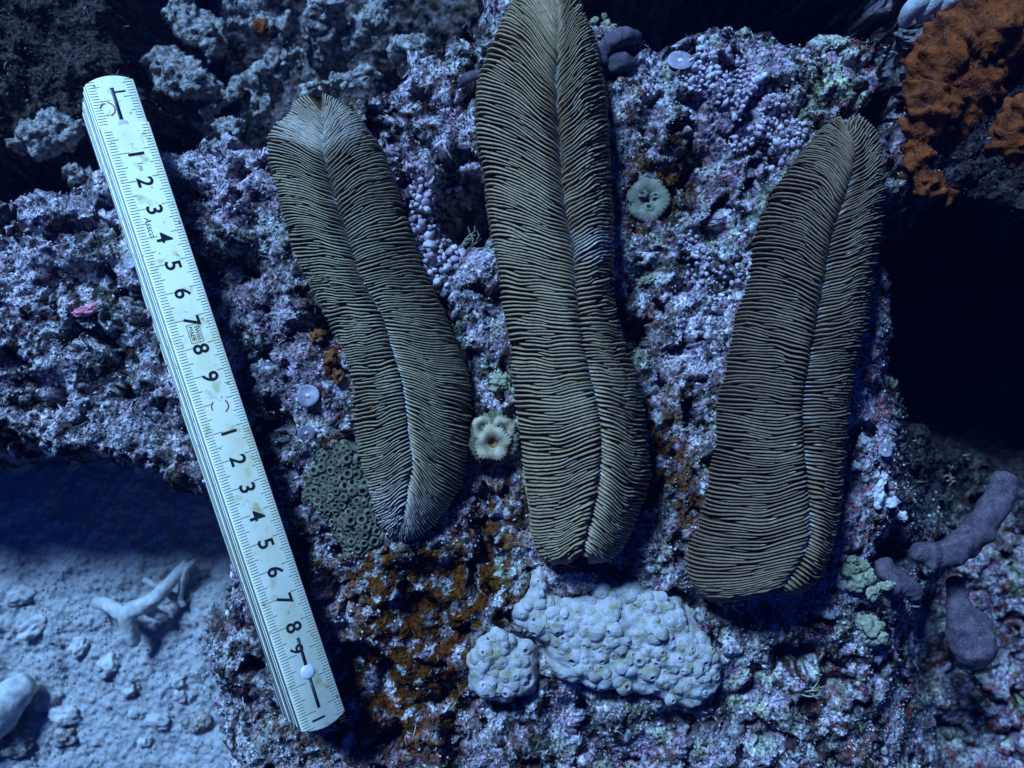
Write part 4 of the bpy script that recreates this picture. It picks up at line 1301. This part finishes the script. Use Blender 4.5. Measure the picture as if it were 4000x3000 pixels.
rubble('thick dead coral slab between ruler and forked branch', [([(620, 220, -5), (700, 290, -4.5), (780, 330, -4.4), (830, 330, -5)], (.7, .9, .8, .5))], s=13)
rubble('pale dead coral chunk at the top above the slab', [([(680, 20, -5), (760, 90, -4.6), (820, 150, -4.6), (860, 230, -5)], (.6, .75, .8, .6))], s=15)
rubble('blunt dead coral knob in front of the blue gap', [([(1560, 260, -3.5), (1590, 210, -2.6), (1640, 190, -2.2), (1680, 200, -2.4)], (.5, .62, .6, .45))], s=17)
rubble('low dead coral lump touching the reef crest beside the ruler', [([(860, 520, -2.6), (910, 490, -2.2), (950, 510, -2.4)], (.3, .38, .25))], s=19)
rubble('crumbly dead coral heap right under the top edge', [([(880, -40, -4), (960, -20, -3.8), (1050, -30, -3.8), (1130, -40, -4)], (.6, .7, .7, .5))], s=23)
lump_thing('orange_crust', 'tiny orange crust on the dead coral behind the stump', 'crust', [(1020, 112, .28, 1.2, 0)], M_ORANGE)
rubble('sandy-topped rock knob in the dark left hollow beside the ruler', [([(60, 560, -3.0), (150, 540, -2.6), (260, 500, -2.5), (330, 500, -2.9)], (.4, .6, .7, .4))], s=27, name='rock_knob', cat='rock')
rubble('small dark knob sunk in the hollow under the left boulder', [([(240, 690, -3.4), (300, 680, -3.0), (360, 670, -3.2)], (.3, .4, .3))], s=29, name='rock_knob', cat='rock')

# sand-floor rubble, lower left
rubble('sand-dusted Y-shaped dead branch half in the shelf shadow', [([(530, 2520, -6.0), (500, 2440, -5.6), (510, 2390, -5.5), (590, 2350, -5.6), (660, 2280, -6.0), (740, 2190, -6.4)], (.28, .36, .36, .32, .26, .2)), ([(500, 2410, -5.6), (430, 2370, -5.9), (370, 2350, -6.3)], (.34, .32, .25)), ([(560, 2370, -5.8), (620, 2400, -6.0), (650, 2410, -6.3)], (.3, .25, .2))], M_PALE_STONE, 31, 0.05)
rubble('dim twig of dead coral crossing the shadowed sand', [([(560, 2260, -6.5), (680, 2330, -6.4), (720, 2370, -6.5)], (.10, .16, .12)), ([(700, 2340, -6.4), (720, 2240, -6.2), (760, 2190, -6.2)], (.14, .14, .1))], M_PALE_STONE, 35, 0.04)
rubble('smooth pale log-like dead coral at the lower left edge', [([(-160, 2900, -6.4), (-40, 2810, -6.0), (50, 2720, -5.9), (130, 2650, -6.3)], (.9, 1.0, .85, .45))], M_PALE_STONE, 39, 0.08)
PEB = [('bright white stone beside the smooth log', 165, 2740, .48, 1.3, .3), ('flat pale stone right of the bright white stone', 250, 2800, .42, 1.3, -.2), ('rounded pebble in the middle of the sand', 500, 2690, .30, 1.2, .2),
       ('small square pebble on the bright sand', 690, 2660, .33, 1.0, 0), ('upright pale pebble near the rock edge', 700, 2720, .28, .8, .3), ('dull lump on the sand below the Y-branch', 420, 2600, .46, 1.1, .5),
       ('wormlike curved pebble on the sand', 610, 2820, .28, 1.8, -.3), ('dark half-buried stone with a hollow', 300, 2530, .34, 1.5, .7), ('thin slab pebble near the left edge', 130, 2450, .36, 1.9, .6),
       ('brownish stone at the left bottom of the sand', 240, 2880, .40, 1.6, .2), ('dark stone pile under the log', 60, 2900, .55, 1.5, .3), ('small pebble below the wormlike one', 560, 2900, .22, 1.3, .4),
       ('dusky pebble against the reef foot', 760, 2830, .42, 1.3, .3), ('tiny pale pebble left of the curved pebble', 520, 2790, .20, 1.2, 0), ('faint stone in the shaded sand at left', 60, 2330, .40, 1.6, .1)]
for k, (lab, px, py, r, el, rot) in enumerate(PEB):
    c = U(px, py, -6.7)
    z = smoothH(c[0], c[1])
    V, F = chunk((0, 0, r * 0.25), (r * el, r, r * 0.7), k * 5 + 2, 0.34, 1.0, 4, rot)
    o = link('pebble', make_mesh('pebble', V, F, True, None, [M_PALE_STONE if k not in (9, 10, 12) else M_RUBBLE]), None, (c[0], c[1], z))
    tag(o, lab, 'pebble', 'stones on the sand')

# thin branching green algae
rgt = np.random.default_rng(64)
for (px, py, zt, nb, ln, ang0, spread, lab) in ((1800, 985, 0.7, 7, 0.75, 0.6, 1.2, 'pale green twiggy alga at the edge of the dark hollow'),
                                    (1790, 640, 0.5, 9, 0.5, 1.6, 3.0, 'bushy grey twig alga above the dark hollow'),
                                    (3372, 2170, -0.6, 3, 0.55, 1.5, 0.5, 'thin pale stalk alga rising from the yellow-green crust'),
                                    (3140, 2700, -0.2, 4, 0.75, 0.7, 1.2, 'yellowish forked twig alga over the black cleft near the bottom'),
                                    (3730, 1870, -3.0, 5, 0.7, 2.4, 1.8, 'dim green twig alga beside the mauve elbow sponge')):
    c = U(px, py, 0)
    zg = smoothH(c[0], c[1])
    base = U(px, py, zg)
    root = thing('twig_alga', base, lab, 'alga', 'twig algae')
    for k in range(nb):
        a = ang0 + spread * (rgt.random() - 0.5)
        L_ = ln * (0.6 + 0.7 * rgt.random())
        d = np.array([math.cos(a), math.sin(a), 0.55 + 0.5 * rgt.random()])
        p0 = np.array([0.12 * rgt.normal(), 0.12 * rgt.normal(), -0.05])
        p1 = p0 + d * L_ * 0.5 + rgt.normal(0, 0.06, 3)
        p2 = p0 + d * L_ + rgt.normal(0, 0.10, 3)
        V, F = tube([p0, p1, p2], (0.032, 0.026, 0.016), 7, 0.008, 6.0, k, 14)
        br = link('twig', make_mesh('twig', V, F, True, None, [M_LIME]), root)
        for q in range(2):
            e = p1 + (p2 - p1) * (0.2 + 0.5 * q)
            a2 = a + (0.7 if q else -0.7)
            V, F = tube([e, e + np.array([math.cos(a2), math.sin(a2), 0.3]) * 0.12, e + np.array([math.cos(a2), math.sin(a2), 0.35]) * 0.24], (0.024, 0.02, 0.012), 6, 0.0, 1.0, q, 10)
            link('twig_tip', make_mesh('twig_tip', V, F, True, None, [M_LIME]), br)

# ------------------------------------------------------------------ sediment grains and turf: uncountable
def on_rock(n, rg, keep=None):
    x = rg.uniform(-22, 22, n)
    y = rg.uniform(-17, 17, n)
    i = ((x - XS[0]) / DX).astype(int)
    j = ((y - YS[0]) / DX).astype(int)
    return x, y, H[j, i], C[j, i], is_sand[j, i], s_slab[j, i], (H[j, i + 2] - H[j, i - 2]) / (4 * DX), (H[j + 2, i] - H[j - 2, i]) / (4 * DX)


rg = np.random.default_rng(91)
N = 100000
x, y, z, col, isd, ss, gx, gy = on_rock(N, rg)
k = (rg.random(N) < 0.9 - 0.45 * np.clip(isd, 0, 1))
x, y, z, col, isd_ = x[k], y[k], z[k], col[k], isd[k]
N = len(x)
OCT = np.array([[1, 0, 0], [-1, 0, 0], [0, 1, 0], [0, -1, 0], [0, 0, 1], [0, 0, -1]], float)
OF = np.array([[0, 2, 4], [2, 1, 4], [1, 3, 4], [3, 0, 4], [2, 0, 5], [1, 2, 5], [3, 1, 5], [0, 3, 5]])
size = 0.022 + 0.045 * rg.random(N) ** 3
ang = rg.random(N) * 6.283
st = 0.6 + 1.4 * rg.random(N)
O = np.repeat(OCT[None], N, 0) * (0.7 + 0.6 * rg.random((N, 6, 1)))
O[..., 0] *= st[:, None]
ca, sa = np.cos(ang)[:, None], np.sin(ang)[:, None]
tilt = rg.normal(0, 0.5, N)[:, None]
ox, oy, oz = O[..., 0] * ca - O[..., 1] * sa, O[..., 0] * sa + O[..., 1] * ca, O[..., 2]
O = np.stack([ox, oy + tilt * oz * 0.3, oz + tilt * ox * 0.5], -1) * size[:, None, None]
V = O + np.stack([x, y, z + size * 0.4], -1)[:, None, :]
F = (OF[None] + (np.arange(N) * 6)[:, None, None]).reshape(-1, 3)
u = rg.random(N)
gc = col * 1.1
pale_ok = col.mean(1) > 0.10
gc = np.where(((u < 0.35) & pale_ok)[:, None], np.array([0.50, 0.485, 0.47]) * (0.7 + 0.4 * rg.random((N, 1))), gc)
gc = np.where(((u > 0.35) & (u < 0.40) & pale_ok)[:, None], np.array([0.55, 0.54, 0.53]), gc)
gc = np.where((u > 0.72)[:, None], np.array([0.06, 0.055, 0.05]), gc)
gc = np.where(isd_[:, None] > 0.4, np.array([0.40, 0.40, 0.39]) * (0.7 + 0.5 * rg.random((N, 1))), gc)
tag(link('sediment_grains', make_mesh('sediment_grains', V.reshape(-1, 3), F, True, np.repeat(gc, 6, 0), [M_GRAIN])), 'pale sand and shell grit covering the reef rock', 'sediment', kind='stuff')

# tufts of filament algae
N = 26000
x, y, z, col, isd, ss, gx, gy = on_rock(N, rg)
pxl, pyl = 2000 + x * K0, 1500 - y * K0
dens = 0.18 + 0.5 * np.clip(fbm2(x / 1.5, y / 1.5, 3, 301), 0, 1)
for (a, b, rx, ry, w) in ((1750, 330, 260, 180, .7), (1780, 620, 160, 120, .9), (1700, 560, 220, 160, .5), (1870, 1000, 70, 120, .8), (200, 700, 500, 90, .6), (850, 560, 300, 60, .6), (2900, 120, 500, 90, .7), (1950, 2900, 700, 150, .6), (200, 200, 500, 400, .5)):
    dens += w * np.exp(-((pxl - a) / rx) ** 2 - ((pyl - b) / ry) ** 2)
k = rg.random(N) < dens * (1 - np.clip(isd, 0, 1))
x, y, z, col = x[k], y[k], z[k], col[k]
N = len(x)
hgt = 0.10 + 0.30 * rg.random(N) ** 2.5
a = rg.random(N) * 6.283
ln = rg.normal(0, 0.55, (N, 2)) * hgt[:, None]
b1 = np.stack([x, y, z - 0.03], -1)
mid_ = b1 + np.stack([ln[:, 0] * 0.35, ln[:, 1] * 0.35, hgt * 0.6], -1)
tip = b1 + np.stack([ln[:, 0], ln[:, 1], hgt], -1)
wv = np.stack([np.cos(a), np.sin(a), 0 * a], -1) * (0.012 + 0.012 * rg.random((N, 1)))
V = np.stack([b1 - wv, b1 + wv, mid_ + wv * 0.8, mid_ - wv * 0.8, tip + wv * 0.3, tip - wv * 0.3], 1)
F = (np.array([[0, 1, 2, 3], [3, 2, 4, 5]])[None] + (np.arange(N) * 6)[:, None, None]).reshape(-1, 4)
tc_ = np.where((rg.random(N) < 0.55)[:, None], np.array([0.36, 0.34, 0.30]), np.array([0.14, 0.13, 0.09])) * (0.6 + 0.7 * rg.random((N, 1)))
tag(link('turf_algae', make_mesh('turf_algae', V.reshape(-1, 3), F, True, np.repeat(tc_, 6, 0), [M_TURF])), 'fine filament turf algae on the reef rock', 'turf', kind='stuff')

# ------------------------------------------------------------------ the blue water between lens and reef
hx, hz0, hz1 = 3.3, -1.35, 0.42
V = np.array([(-hx, -hx, hz0), (hx, -hx, hz0), (hx, hx, hz0), (-hx, hx, hz0), (-hx, -hx, hz1), (hx, -hx, hz1), (hx, hx, hz1), (-hx, hx, hz1)]) / CM
F = [(0, 3, 2, 1), (4, 5, 6, 7), (0, 1, 5, 4), (1, 2, 6, 5), (2, 3, 7, 6), (3, 0, 4, 7)]
hm = bpy.data.materials.new('water_haze')
hm.use_nodes = True
ht = hm.node_tree
ht.nodes.clear()
ho = ht.nodes.new('ShaderNodeOutputMaterial')
hv = ht.nodes.new('ShaderNodeVolumePrincipled')
hv.inputs['Color'].default_value = (0.03, 0.12, 0.42, 1)
hv.inputs['Density'].default_value = 0.07
hv.inputs['Anisotropy'].default_value = 0.2
ht.links.new(hv.outputs[0], ho.inputs['Volume'])
haze = link('haze', make_mesh('haze', V, F, False, None, [hm]))
tag(haze, kind='stuff')
